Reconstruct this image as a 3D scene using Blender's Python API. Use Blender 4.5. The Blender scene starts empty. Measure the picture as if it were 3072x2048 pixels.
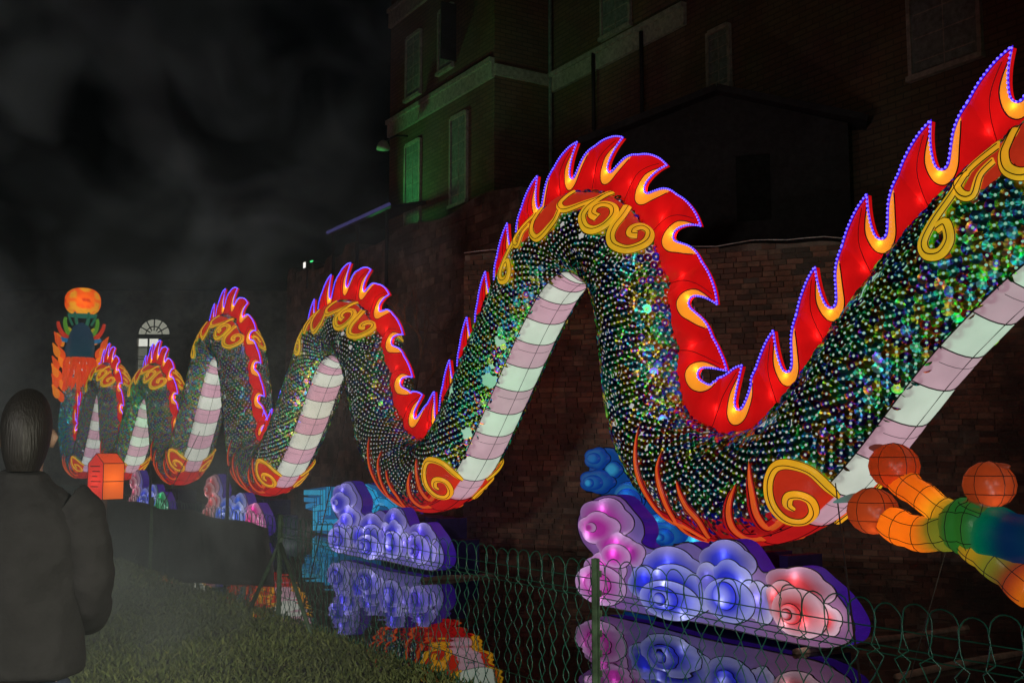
import bpy, math, random
import numpy as np
from mathutils import Vector, Matrix, geometry
from mathutils.bvhtree import BVHTree
random.seed(7); rng = np.random.default_rng(7)
PI = math.pi
sc = bpy.context.scene
COL = sc.collection

# ------------------------------------------------------------------ camera
PITCH = math.radians(5.98); ZC = 2.2; FSRC = 2482.0*3072/2352
cam = bpy.data.cameras.new('camera'); cam.sensor_width = 36; cam.lens = 2482.0/2352*36
cam.clip_start = 0.1; cam.clip_end = 600
co = bpy.data.objects.new('camera', cam); COL.objects.link(co)
co.location = (0, 0, ZC); co.rotation_euler = (PI/2+PITCH, 0, 0)
sc.camera = co
# ------------------------------------------------------------------ world, moon, exposure
SUN_EL, SUN_ROT = math.radians(3), math.radians(200)
w = bpy.data.worlds.new('World'); sc.world = w; w.use_nodes = True
wn = w.node_tree; bg = wn.nodes['Background']
sky = wn.nodes.new('ShaderNodeTexSky'); sky.sky_type = 'NISHITA'; sky.sun_disc = False
sky.sun_elevation = SUN_EL; sky.sun_rotation = SUN_ROT
wn.links.new(sky.outputs[0], bg.inputs[0]); bg.inputs[1].default_value = 0.0006
sun = bpy.data.lights.new('moon', 'SUN'); sun.energy = 0.005; sun.angle = math.radians(0.5); sun.color = (1, .93, .85)
so = bpy.data.objects.new('moon', sun); COL.objects.link(so); so.rotation_euler = (math.radians(50), 0, math.radians(-25))
sc.view_settings.view_transform = 'Standard'; sc.view_settings.look = 'None'
sc.view_settings.exposure = 0.0; sc.view_settings.gamma = 1.0; sc.view_settings.use_curve_mapping = False
cy = sc.cycles; cy.use_denoising = True; cy.max_bounces = 8; cy.diffuse_bounces = 2; cy.glossy_bounces = 3
cy.transmission_bounces = 3; cy.transparent_max_bounces = 8; cy.volume_bounces = 0; cy.sample_clamp_indirect = 2.0; cy.sample_clamp_direct = 5.0
cy.volume_step_rate = 2.5; cy.volume_max_steps = 48; cy.caustics_reflective = False; cy.caustics_refractive = False

# ------------------------------------------------------------------ picture geometry -> place geometry
EU = np.array([0.52168, -0.85314, 0.0])     # along the dragon, towards its tail
NV = np.array([0.85314, 0.52168, 0.0])      # across the moat, towards the far wall
ZV = np.array([0., 0., 1.])
CAM = np.array([0., 0., ZC])
QC = np.array([2.5511, 13.6619, 0.0])       # a point on the water under the cloud fronts
O = QC + NV*0.9                             # a point under the dragon's spine
def ray(x, y):                              # photograph pixel (3072 wide) -> direction
    a = (x-1536)/FSRC; b = -(y-1024)/FSRC
    c, s = math.cos(PITCH), math.sin(PITCH)
    return np.array([a, c-b*s, s+b*c])
def on_plane(x, y, Q, nrm=NV):
    r = ray(x, y); t = np.dot(Q-CAM, nrm)/np.dot(r, nrm); return CAM+t*r
def uz(x, y, Q=QC):
    p = on_plane(x, y, Q); return float(np.dot(p-Q, EU)), float(p[2])
def at_depth(x, y, Y):
    r = ray(x, y); return CAM+r*(Y/r[1])

# ------------------------------------------------------------------ mesh helpers
def link(o, parent=None):
    COL.objects.link(o)
    if parent is not None: o.parent = parent
    return o
def mesh(name, V, F, mat=None, smooth=False, attrs=None):
    me = bpy.data.meshes.new(name)
    me.from_pydata([tuple(map(float, v)) for v in V] if not isinstance(V, np.ndarray) else V.tolist(), [], F if isinstance(F, list) else F.tolist())
    if attrs:
        for k, (typ, arr) in attrs.items():
            at = me.attributes.new(k, typ, 'POINT')
            arr = np.asarray(arr, dtype=np.float32)
            at.data.foreach_set({'FLOAT': 'value', 'FLOAT_VECTOR': 'vector', 'FLOAT_COLOR': 'color'}[typ], arr.ravel())
    if smooth: me.polygons.foreach_set('use_smooth', [True]*len(me.polygons))
    if mat: me.materials.append(mat)
    me.update(); return me
def obj(name, V, F, mat, parent=None, smooth=False, attrs=None, kind=None):
    o = bpy.data.objects.new(name, mesh(name, V, F, mat, smooth, attrs)); link(o, parent)
    if kind: o['kind'] = kind
    return o
def empty(name, loc=(0, 0, 0)):
    o = bpy.data.objects.new(name, None); o.empty_display_size = .2; o.location = loc; link(o); return o
def tag(o, label, cat, group=None):
    o['label'] = label; o['category'] = cat
    if group: o['group'] = group
    return o
def thing(name, label, cat, group=None): return tag(empty(name), label, cat, group)
class MB:
    def __init__(s): s.V = []; s.F = []; s.C = []
    def add(s, V, F, col=None):
        b = len(s.V); s.V.extend([tuple(map(float, v)) for v in V]); s.F.extend([tuple(i+b for i in f) for f in F])
        if col is not None:
            col = np.asarray(col, float)
            s.C.extend([tuple(col)]*len(V) if col.ndim == 1 else [tuple(c) for c in col])
        return s
    def box(s, c, ex, ey, ez, col=None):
        c, ex, ey, ez = map(np.asarray, (c, ex, ey, ez))
        V = [c+a*ex+b*ey+d*ez for d in (-1, 1) for a, b in ((-1, -1), (1, -1), (1, 1), (-1, 1))]
        return s.add(V, [(0, 3, 2, 1), (4, 5, 6, 7), (0, 1, 5, 4), (1, 2, 6, 5), (2, 3, 7, 6), (3, 0, 4, 7)], col)
    def tube(s, P, r, n=6, col=None, cap=True):
        V, F, idx = tube(P, r, n, cap)
        if col is not None and np.asarray(col).ndim == 2: col = np.asarray(col)[idx]
        return s.add(V, F, col)
    def build(s, name, mat, parent=None, smooth=False, kind=None):
        at = None
        if s.C: at = {'col': ('FLOAT_COLOR', [(c[0], c[1], c[2], 1) for c in s.C])}
        return obj(name, s.V, s.F, mat, parent, smooth, at, kind)
def tube(P, r, n=6, cap=True):
    P = np.asarray(P, float); m = len(P); r = np.full(m, r, float) if np.isscalar(r) else np.asarray(r, float)
    T = np.gradient(P, axis=0); T /= np.linalg.norm(T, axis=1)[:, None]+1e-12
    ref = np.array([0., 0., 1.]) if abs(T[0][2]) < .9 else np.array([1., 0., 0.])
    A = np.cross(T[0], ref); A /= np.linalg.norm(A)
    V = []; idx = []
    for i in range(m):
        A = A-T[i]*np.dot(A, T[i]); A /= np.linalg.norm(A)+1e-12; B = np.cross(T[i], A)
        for k in range(n):
            a = 2*PI*k/n; V.append(P[i]+r[i]*(math.cos(a)*A+math.sin(a)*B)); idx.append(i)
    F = [(i*n+k, i*n+(k+1) % n, (i+1)*n+(k+1) % n, (i+1)*n+k) for i in range(m-1) for k in range(n)]
    if cap: F += [tuple(range(n))[::-1], tuple((m-1)*n+k for k in range(n))]
    return V, F, np.array(idx)
def catmull(P, n=8, closed=False):
    P = np.asarray(P, float); m = len(P); out = []
    rngi = range(m) if closed else range(m-1)
    for i in rngi:
        if closed: a, b, c, d = P[(i-1) % m], P[i], P[(i+1) % m], P[(i+2) % m]
        else: a, b, c, d = P[max(i-1, 0)], P[i], P[i+1], P[min(i+2, m-1)]
        for k in range(n):
            t = k/n; out.append(.5*((2*b)+(c-a)*t+(2*a-5*b+4*c-d)*t*t+(-a+3*b-3*c+d)*t**3))
    if not closed: out.append(P[-1])
    return np.array(out)
def inside(pt, poly):
    x, y = pt; c = False; n = len(poly); j = n-1
    for i in range(n):
        xi, yi = poly[i]; xj, yj = poly[j]
        if (yi > y) != (yj > y) and x < (xj-xi)*(y-yi)/(yj-yi)+xi: c = not c
        j = i
    return c
def seg_dist(p, poly):
    p = np.asarray(p); a = np.asarray(poly); b = np.roll(a, -1, 0); ab = b-a
    t = np.clip(((p-a)*ab).sum(1)/((ab*ab).sum(1)+1e-12), 0, 1)
    return float(np.min(np.linalg.norm(a+ab*t[:, None]-p, axis=1)))
def cdt(polys, step, jit=0.0):
    """triangulate the first closed polygon, keeping the other polylines as edges; interior grid points"""
    pts = []; edges = []
    for pl, closed in polys:
        b = len(pts); n = len(pl); pts += [Vector((float(p[0]), float(p[1]))) for p in pl]
        edges += [(b+i, b+(i+1) % n) for i in range(n if closed else n-1)]
    out = [tuple(p) for p in polys[0][0]]; A = np.array(out)
    for gx in np.arange(A[:, 0].min(), A[:, 0].max(), step):
        for k, gy in enumerate(np.arange(A[:, 1].min(), A[:, 1].max(), step)):
            g = (gx+(step/2 if k % 2 else 0), gy)
            if inside(g, out) and seg_dist(g, out) > step*.4: pts.append(Vector(g))
    v, e, f, *_ = geometry.delaunay_2d_cdt(pts, edges, [], 0, 1e-5)
    v = np.array([tuple(p) for p in v])
    f = [tuple(t) for t in f if inside(tuple(v[list(t)].mean(0)), out)]
    f = [t if np.cross(v[t[1]]-v[t[0]], v[t[2]]-v[t[0]]) > 0 else t[::-1] for t in f]
    return v, f
def bulb(p, watts, color, parent=None, r=.02):
    l = bpy.data.lights.new('bulb', 'POINT'); l.energy = watts; l.color = color; l.shadow_soft_size = r
    o = bpy.data.objects.new('bulb', l); o.location = tuple(p); link(o, parent); return o
def spot(name, p, target, watts, color, angle, blend=.6, r=.15):
    l = bpy.data.lights.new(name, 'SPOT'); l.energy = watts; l.color = color; l.spot_size = math.radians(angle); l.spot_blend = blend; l.shadow_soft_size = r
    o = bpy.data.objects.new(name, l); o.location = tuple(p); link(o)
    o.rotation_euler = (Vector(tuple(target))-Vector(tuple(p))).to_track_quat('-Z', 'Y').to_euler(); return o

# ------------------------------------------------------------------ materials
def newmat(name):
    m = bpy.data.materials.new(name); m.use_nodes = True; nt = m.node_tree; nt.nodes.clear()
    out = nt.nodes.new('ShaderNodeOutputMaterial'); return m, nt, out
def N(nt, typ, **kw):
    n = nt.nodes.new(typ)
    for k, v in kw.items():
        if k.startswith('i_'):
            key = k[2:]; n.inputs[int(key) if key.isdigit() else key.replace('_', ' ')].default_value = v
        else: setattr(n, k, v)
    return n
def silk(name, color=None, emit=.3, trans=.7, mottle=.25, tint=None):
    """lantern silk: dyed cloth that glows evenly from the lamps inside and passes the light of the bulbs behind it"""
    m, nt, out = newmat(name); L = nt.links.new
    tc = N(nt, 'ShaderNodeTexCoord'); no = N(nt, 'ShaderNodeTexNoise', i_Scale=3.0, i_Detail=4.0); L(tc.outputs['Object'], no.inputs['Vector'])
    mr = N(nt, 'ShaderNodeMapRange'); mr.inputs['To Min'].default_value = 1-mottle; mr.inputs['To Max'].default_value = 1+mottle; L(no.outputs['Fac'], mr.inputs['Value'])
    mix = N(nt, 'ShaderNodeMix', data_type='RGBA', blend_type='MULTIPLY'); mix.inputs['Factor'].default_value = 1
    if color is None:
        at = N(nt, 'ShaderNodeAttribute', attribute_name='col'); L(at.outputs['Color'], mix.inputs['A'])
    else: mix.inputs['A'].default_value = (*color, 1)
    L(mr.outputs['Result'], mix.inputs['B']); c = mix.outputs['Result']
    em = N(nt, 'ShaderNodeEmission', i_Strength=emit); L(c, em.inputs['Color'])
    bn = N(nt, 'ShaderNodeTexNoise', i_Scale=14.0, i_Detail=3.0); L(tc.outputs['Object'], bn.inputs['Vector'])
    bu = N(nt, 'ShaderNodeBump', i_Strength=.25, i_Distance=.02); L(bn.outputs['Fac'], bu.inputs['Height'])
    df = N(nt, 'ShaderNodeBsdfDiffuse'); L(c, df.inputs['Color']); L(bu.outputs['Normal'], df.inputs['Normal'])
    tr = N(nt, 'ShaderNodeBsdfTranslucent'); L(c, tr.inputs['Color'])
    mx = N(nt, 'ShaderNodeMixShader'); mx.inputs[0].default_value = trans; L(df.outputs[0], mx.inputs[1]); L(tr.outputs[0], mx.inputs[2])
    gl = N(nt, 'ShaderNodeBsdfGlossy', i_Roughness=.32); gl.inputs['Color'].default_value = (.8, .8, .8, 1); L(bu.outputs['Normal'], gl.inputs['Normal'])
    m2 = N(nt, 'ShaderNodeMixShader'); m2.inputs[0].default_value = .05; L(mx.outputs[0], m2.inputs[1]); L(gl.outputs[0], m2.inputs[2])
    ad = N(nt, 'ShaderNodeAddShader'); L(m2.outputs[0], ad.inputs[0]); L(em.outputs[0], ad.inputs[1]); L(ad.outputs[0], out.inputs[0])
    return m
def plain(name, color, rough=.8, metal=0., noise=.3, nscale=6., bump=0., bscale=20., col2=None):
    m, nt, out = newmat(name); L = nt.links.new
    p = N(nt, 'ShaderNodeBsdfPrincipled', i_Roughness=rough, i_Metallic=metal)
    tc = N(nt, 'ShaderNodeTexCoord'); no = N(nt, 'ShaderNodeTexNoise', i_Scale=nscale, i_Detail=6.0, i_Roughness=.65); L(tc.outputs['Object'], no.inputs['Vector'])
    mx = N(nt, 'ShaderNodeMix', data_type='RGBA'); c2 = col2 or tuple(v*(1-noise) for v in color); c1 = color if col2 else tuple(min(1, v*(1+noise)) for v in color)
    mx.inputs['A'].default_value = (*c1, 1); mx.inputs['B'].default_value = (*c2, 1)
    mr = N(nt, 'ShaderNodeMapRange', i_1=.35, i_2=.65); L(no.outputs['Fac'], mr.inputs['Value']); L(mr.outputs['Result'], mx.inputs['Factor']); L(mx.outputs['Result'], p.inputs['Base Color'])
    if bump:
        bn = N(nt, 'ShaderNodeTexNoise', i_Scale=bscale, i_Detail=5.0); L(tc.outputs['Object'], bn.inputs['Vector'])
        bu = N(nt, 'ShaderNodeBump', i_Strength=bump, i_Distance=.03); L(bn.outputs['Fac'], bu.inputs['Height']); L(bu.outputs['Normal'], p.inputs['Normal'])
    L(p.outputs[0], out.inputs[0]); return m
def emissive(name, color, s):
    m, nt, out = newmat(name); e = N(nt, 'ShaderNodeEmission', i_Strength=s); e.inputs[0].default_value = (*color, 1); nt.links.new(e.outputs[0], out.inputs[0]); return m
def vcol(name, rough=.8):
    m, nt, out = newmat(name); p = N(nt, 'ShaderNodeBsdfPrincipled', i_Roughness=rough); at = N(nt, 'ShaderNodeAttribute', attribute_name='col')
    nt.links.new(at.outputs['Color'], p.inputs['Base Color']); nt.links.new(p.outputs[0], out.inputs[0]); return m
def disc_mat(name, per_object):
    """compact disc: concentric grooves stretch every highlight along a radius and split it into a spectrum colour"""
    m, nt, out = newmat(name); L = nt.links.new
    ta = N(nt, 'ShaderNodeAttribute', attribute_name='tang'); vt = N(nt, 'ShaderNodeVectorTransform', vector_type='VECTOR', convert_from='OBJECT', convert_to='WORLD'); L(ta.outputs['Vector'], vt.inputs[0])
    if per_object: src = N(nt, 'ShaderNodeObjectInfo').outputs['Random']
    else: src = N(nt, 'ShaderNodeAttribute', attribute_name='rnd').outputs['Fac']
    ra = N(nt, 'ShaderNodeAttribute', attribute_name='rad')
    ma = N(nt, 'ShaderNodeMath', operation='MULTIPLY_ADD'); L(ra.outputs['Fac'], ma.inputs[0]); ma.inputs[1].default_value = .22; L(src, ma.inputs[2])
    fr = N(nt, 'ShaderNodeMath', operation='FRACT'); L(ma.outputs[0], fr.inputs[0])
    hm = N(nt, 'ShaderNodeMath', operation='MULTIPLY'); L(fr.outputs[0], hm.inputs[0]); hm.inputs[1].default_value = .74
    hs = N(nt, 'ShaderNodeCombineColor', mode='HSV'); L(hm.outputs[0], hs.inputs[0]); hs.inputs[1].default_value = .93; hs.inputs[2].default_value = 1
    gl = N(nt, 'ShaderNodeBsdfAnisotropic', i_Roughness=.32, i_Anisotropy=.74); L(hs.outputs[0], gl.inputs['Color']); L(vt.outputs[0], gl.inputs['Tangent'])
    g2 = N(nt, 'ShaderNodeBsdfGlossy', i_Roughness=.28); g2.inputs['Color'].default_value = (.35, .36, .4, 1)
    mx = N(nt, 'ShaderNodeMixShader'); mx.inputs[0].default_value = .10; L(gl.outputs[0], mx.inputs[1]); L(g2.outputs[0], mx.inputs[2])
    L(mx.outputs[0], out.inputs[0]); return m
M = {}
M['body'] = silk('white silk over body frame', None, .30)
M['belly_w'] = silk('white belly silk', (.68, .70, .62), .46, mottle=.18)
M['belly_p'] = silk('pink belly silk', (.62, .36, .44), .48, mottle=.18)
M['red'] = silk('red fin silk', (.80, .010, .012), .33, .8, .4)
M['flame'] = silk('golden yellow silk', (1.0, .42, .03), .55, .8, .2)
M['crest_red'] = silk('orange red silk', (.62, .035, .012), .55, .6)
M['gold'] = silk('gold silk', (.80, .47, .02), .58, .6, .3)
M['orange'] = silk('orange silk', (.75, .14, .02), .5, .6)
M['cup'] = silk('deep red silk', (.55, .012, .012), .42, .7)
M['dyed'] = silk('dyed lantern silk', None, .33, .75, .2)
M['dyed_dim'] = silk('dim dyed lantern silk', None, .20, .75, .25)
M['violet'] = silk('violet silk', (.055, .012, .30), .30, .5)
M['indigo'] = plain('indigo cloth', (.02, .012, .08), .9)
M['wire'] = plain('black frame wire', (.015, .012, .012), .6)
M['led'] = emissive('blue led bead', (.10, .075, 1.0), 3.4)
M['ledbloom'] = emissive('violet led bloom', (.07, .012, .90), .85)  # glow colour that stands in for the bloom of the beads
M['disc'] = disc_mat('compact disc', False); M['disc1'] = disc_mat('single compact disc', True)
M['fence'] = plain('green coated wire', (.012, .10, .062), .35, 0, .2)
M['post'] = plain('painted green post', (.05, .09, .05), .55, 0, .4, 14)
M['rope'] = plain('guy rope', (.06, .05, .04), .9)
M['pole'] = plain('weathered pole', (.16, .10, .07), .8, 0, .4, 9, .3)
M['tarp'] = plain('dark fabric sheet', (.035, .03, .034), .9, 0, .4, 3, .6, 5)
M['coat'] = plain('dark coat cloth', (.013, .012, .013), .85, 0, .3, 8, .35, 14)
M['jeans'] = plain('blue jeans', (.035, .05, .09), .9, 0, .3, 30)
M['hair'] = plain('dark hair', (.015, .011, .009), .55, 0, .5, 60, .5, 90)
def hair_mat():
    m, nt, out = newmat('dark hair'); L = nt.links.new; p = N(nt, 'ShaderNodeBsdfPrincipled', i_Roughness=.5); p.inputs['Base Color'].default_value = (.012, .009, .007, 1)
    tc = N(nt, 'ShaderNodeTexCoord'); mp = N(nt, 'ShaderNodeMapping'); mp.inputs['Scale'].default_value = (150, 150, 9); L(tc.outputs['Object'], mp.inputs[0])
    n1 = N(nt, 'ShaderNodeTexNoise', i_Scale=1.0, i_Detail=3.0); L(mp.outputs[0], n1.inputs['Vector']); bu = N(nt, 'ShaderNodeBump', i_Strength=.5, i_Distance=.01); L(n1.outputs['Fac'], bu.inputs['Height']); L(bu.outputs['Normal'], p.inputs['Normal']); L(p.outputs[0], out.inputs[0]); return m
M['hair'] = hair_mat()
M['skin'] = plain('skin', (.42, .26, .19), .55)
M['soil'] = plain('bank soil', (.055, .052, .028), .95, 0, .5, 4, .8, 12)
M['grass'] = vcol('grass leaf', .7)

# ------------------------------------------------------------------ the setting: water, bank, moat bed
def water_mat():
    m, nt, out = newmat('moat water'); L = nt.links.new
    p = N(nt, 'ShaderNodeBsdfPrincipled', i_Roughness=.02, i_IOR=1.33); p.inputs['Base Color'].default_value = (.004, .005, .005, 1)
    tc = N(nt, 'ShaderNodeTexCoord'); mp = N(nt, 'ShaderNodeMapping'); mp.inputs['Scale'].default_value = (1, 1, 1); L(tc.outputs['Object'], mp.inputs[0])
    n1 = N(nt, 'ShaderNodeTexNoise', i_Scale=1.5, i_Detail=1.0); L(mp.outputs[0], n1.inputs['Vector'])
    bu = N(nt, 'ShaderNodeBump', i_Strength=.05, i_Distance=.1); L(n1.outputs['Fac'], bu.inputs['Height']); L(bu.outputs['Normal'], p.inputs['Normal'])
    L(p.outputs[0], out.inputs[0]); return m
def quad(name, pts, mat, kind='structure'):
    return obj(name, pts, [tuple(range(len(pts)))], mat, None, False, None, kind)
wt = obj('moat_water', [(-200, 2, 0), (120, 2, 0), (120, 250, 0), (-200, 250, 0)], [(0, 1, 2, 3)], water_mat()); wt['kind'] = 'structure'
BANK_D = 3.83                                # distance of the bank's edge from the camera, across the moat
def bank_pt(d, u, z): p = NV*d-EU*0+EU*u; return (p[0], p[1], z)
us = np.linspace(-60, 12, 145); V = []; F = []
for i, u in enumerate(us):
    j = .10*math.sin(u*1.7)+.06*math.sin(u*4.1)
    for d, z in ((-14, .6), (BANK_D-.9, .6), (BANK_D-.35+j, .585), (BANK_D+j, .5), (BANK_D+.25+j, .2), (BANK_D+.5+j, -.4)): V.append(bank_pt(d, u, z+(.02*math.sin(u*3.3+d) if d > 0 else 0)))
for i in range(len(us)-1):
    for k in range(5): a = i*6+k; F.append((a, a+6, a+7, a+1))
bk = obj('bank', V, F, M['soil'], None, True); bk['kind'] = 'structure'
gr = quad('ground', [(-300, -300, -.6), (300, -300, -.6), (300, 400, -.6), (-300, 400, -.6)], M['soil'])
# low leaves and grass on the bank
def grass():
    pts = []
    n = 0
    while n < 90000:
        Y = 3.3*(17.0/3.3)**rng.random(); hx = rng.uniform(-.56, .12)
        X = hx*Y
        d = X*NV[0]+Y*NV[1]
        if d > BANK_D-.02: continue
        pts.append((X, Y)); n += 1
    P = np.array(pts); k = len(P)
    h = rng.uniform(.025, .065, k)*(1+.5*rng.random(k)); wd = rng.uniform(.003, .0075, k); wd *= (1+P[:, 1]/14)
    a = rng.uniform(0, 2*PI, k); lean = rng.uniform(.1, 1.1, k); b = rng.uniform(0, 2*PI, k)
    z0 = .585
    base = np.stack([P[:, 0], P[:, 1], np.full(k, z0)], 1)
    side = np.stack([np.cos(a), np.sin(a), np.zeros(k)], 1)*wd[:, None]
    tip = base+np.stack([np.cos(b)*h*lean, np.sin(b)*h*lean, h], 1)
    mid = base*.45+tip*.55+np.array([0, 0, .012])
    V = np.stack([base, mid+side, tip, mid-side], 1).reshape(-1, 3)
    F = (np.arange(k)[:, None]*4+np.array([0, 1, 2, 3])[None]).tolist()
    t = rng.random(k)[:, None]; v = rng.uniform(.5, 1.3, k)[:, None]
    patch = (.5+.5*np.sin(P[:, 0]*2.1+np.sin(P[:, 1]*1.7)))[:, None]
    c = (np.array([.075, .11, .022])*(1-t)+np.array([.14, .16, .045])*t)*v*(.7+.5*patch)
    c4 = np.concatenate([np.repeat(c, 4, 0), np.ones((4*k, 1))], 1)
    o = obj('grass', V, F, M['grass'], None, False, {'col': ('FLOAT_COLOR', c4)}, 'stuff')
    o['label'] = 'short leafy grass covering the near bank below the wire fence'; o['category'] = 'grass'
grass()

# ------------------------------------------------------------------ dragon spine
R0 = 0.71
apex = [(-42.3, 5.75), (-33.0, 5.05), (-23.7, 5.95), (-14.0, 5.22), (-4.05, 5.78), (5.4, 5.18)]
trz = 1.80
RT = [(1.15, .86), (1.75, .63), (2.05, .45), (2.45, .23), (3.05, .10), (3.7, .02)]
LT = [(-4.75, .06), (-3.75, .23), (-2.75, .50), (-2.0, .72), (-1.2, .91)]
cps = [(-50.15, 7.1), (-50.2, 6.6), (-50.6, 5.9), (-51.2, 5.1), (-51.7, 4.2), (-51.5, 3.3), (-50.6, 2.4), (-49.4, 1.9), (-48.0, 1.76)]
for i, (ua, za) in enumerate(apex[:3]):
    for dx, fz in LT: cps.append((ua+dx, trz+(za-trz)*fz))
    cps.append((ua, za))
    for dx, fz in RT: cps.append((ua+dx, trz+(za-trz)*fz))
cps[-2] = (-20.84, 2.1); cps[-1] = (-20.2, 1.86)
cps += [(-19.4, 1.80), (-18.58, 2.03), (-17.69, 2.6), (-16.67, 3.5), (-15.93, 4.3), (-15.15, 4.95), (-14.1, 5.22), (-13.2, 4.98), (-12.55, 4.45), (-12.15, 3.8), (-11.85, 3.2), (-11.48, 2.57), (-10.87, 2.12), (-10.13, 1.83), (-9.35, 1.80),
        (-8.6, 2.04), (-7.9, 2.57), (-7.08, 3.45), (-6.23, 4.4), (-5.65, 5.0), (-4.95, 5.55), (-4.1, 5.80), (-3.3, 5.55), (-2.75, 5.0), (-2.5, 4.3), (-2.4, 3.6), (-2.28, 3.0), (-2.05, 2.45), (-1.55, 2.0), (-.75, 1.76), (.13, 1.84),
        (.73, 2.15), (1.34, 2.64), (2.32, 3.60), (3.0, 4.16), (3.65, 4.60), (4.5, 5.00), (5.4, 5.18), (6.4, 4.95), (7.2, 4.35), (7.8, 3.5), (8.2, 2.8)]
raw = catmull(cps, 12); ds = np.linalg.norm(np.diff(raw, axis=0), axis=1); cum = np.concatenate([[0], np.cumsum(ds)])
SL = cum[-1]; SS = np.arange(0, SL, .02)
SP = np.stack([np.interp(SS, cum, raw[:, k]) for k in (0, 1)], 1)
ker = np.hanning(31); ker /= ker.sum()
for k in (0, 1): SP[:, k] = np.convolve(np.pad(SP[:, k], 15, mode='reflect', reflect_type='odd'), ker, 'valid')
TT = np.gradient(SP, axis=0); TT /= np.linalg.norm(TT, axis=1)[:, None]; ang = np.unwrap(np.arctan2(TT[:, 1], TT[:, 0])); KAP = np.gradient(ang, SS)
def rad_at(s): return np.interp(s, [0, 1.2, 4, 8, SL], [.58, .60, .66, R0, R0])
def frame(s):
    s = np.asarray(s, float); u = np.interp(s, SS, SP[:, 0]); z = np.interp(s, SS, SP[:, 1]); a = np.interp(s, SS, ang)
    C = O+u[..., None]*EU+z[..., None]*ZV
    Tn = np.cos(a)[..., None]*EU+np.sin(a)[..., None]*ZV; Nn = -np.sin(a)[..., None]*EU+np.cos(a)[..., None]*ZV
    return C, Tn, Nn
BV = -NV
def surf(s, ph, off=0.):
    s = np.asarray(s, float); ph = np.asarray(ph, float); C, Tn, Nn = frame(s)
    d = np.cos(ph)[..., None]*Nn+np.sin(ph)[..., None]*BV
    return C+(rad_at(s)+off)[..., None]*d
def surf_n(s, ph):
    C, Tn, Nn = frame(s); return np.cos(ph)[..., None]*Nn+np.sin(ph)[..., None]*BV
def s_of_u(u0, lo, hi):
    m = (SS > lo) & (SS < hi); i = np.where(m)[0]; return SS[i[np.argmin(abs(SP[i, 0]-u0))]]
mono = SS[np.argmax(SP[:, 0] > -48)]
S_APEX = [s_of_u(a[0], mono, SL) for a in apex]
troughs = [-48.0, -38.4, -29.0, -19.6, -9.6, -.45]
S_TR = [s_of_u(u, mono-.5, SL) for u in troughs]
dragon = thing('dragon_lantern', 'long arching dragon lantern with mirror-disc scales, red flame fin and striped belly', 'dragon lantern')
# body skin
ns = np.arange(0, SL-.01, .08); nph = 40; G = surf(np.repeat(ns[:, None], nph, 1), np.repeat(np.linspace(0, 2*PI, nph, endpoint=False)[None], len(ns), 0))
BF = [(i*nph+k, (i+1)*nph+k, (i+1)*nph+(k+1) % nph, i*nph+(k+1) % nph) for i in range(len(ns)-1) for k in range(nph)]
bc = np.tile(np.array([.75, .8, .78]), (len(ns), 1))         # glow of coloured lamps inside, painted into the silk of some stretches
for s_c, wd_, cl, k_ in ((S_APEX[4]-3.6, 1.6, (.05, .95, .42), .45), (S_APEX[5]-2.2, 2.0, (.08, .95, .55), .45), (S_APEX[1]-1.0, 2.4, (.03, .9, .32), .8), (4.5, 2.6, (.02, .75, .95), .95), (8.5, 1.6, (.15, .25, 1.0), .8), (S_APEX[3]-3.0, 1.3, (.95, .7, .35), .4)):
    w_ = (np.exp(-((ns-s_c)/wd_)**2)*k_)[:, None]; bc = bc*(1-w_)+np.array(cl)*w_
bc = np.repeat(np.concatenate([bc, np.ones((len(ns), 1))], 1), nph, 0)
obj('body', G.reshape(-1, 3), BF, M['body'], dragon, True, {'col': ('FLOAT_COLOR', bc)})
# ray -> spine coordinates, for the ornaments traced from the photograph
bvh = BVHTree.FromPolygons([Vector(v) for v in G.reshape(-1, 3)], BF)
def px2s(x, y):
    r = ray(x, y); r = r/np.linalg.norm(r)
    hit = bvh.ray_cast(Vector(CAM), Vector(r), 200)
    if hit[0] is None:
        best = None
        for t in np.arange(8, 30, .1):
            q = bvh.find_nearest(Vector(CAM+r*t))
            if best is None or q[3] < best[3]: best = q
        hit = best
    loc, idx = np.array(hit[0]), hit[2]
    s = ns[idx//nph]+.04; C, Tn, Nn = frame(s); s = s+float(np.dot(loc-C, Tn))/max(.3, 1-np.interp(s, SS, KAP)*float(np.dot(loc-C, Nn)))
    C, Tn, Nn = frame(s); v = loc-C
    return s, math.atan2(float(np.dot(v, BV)), float(np.dot(v, Nn)))
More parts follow.
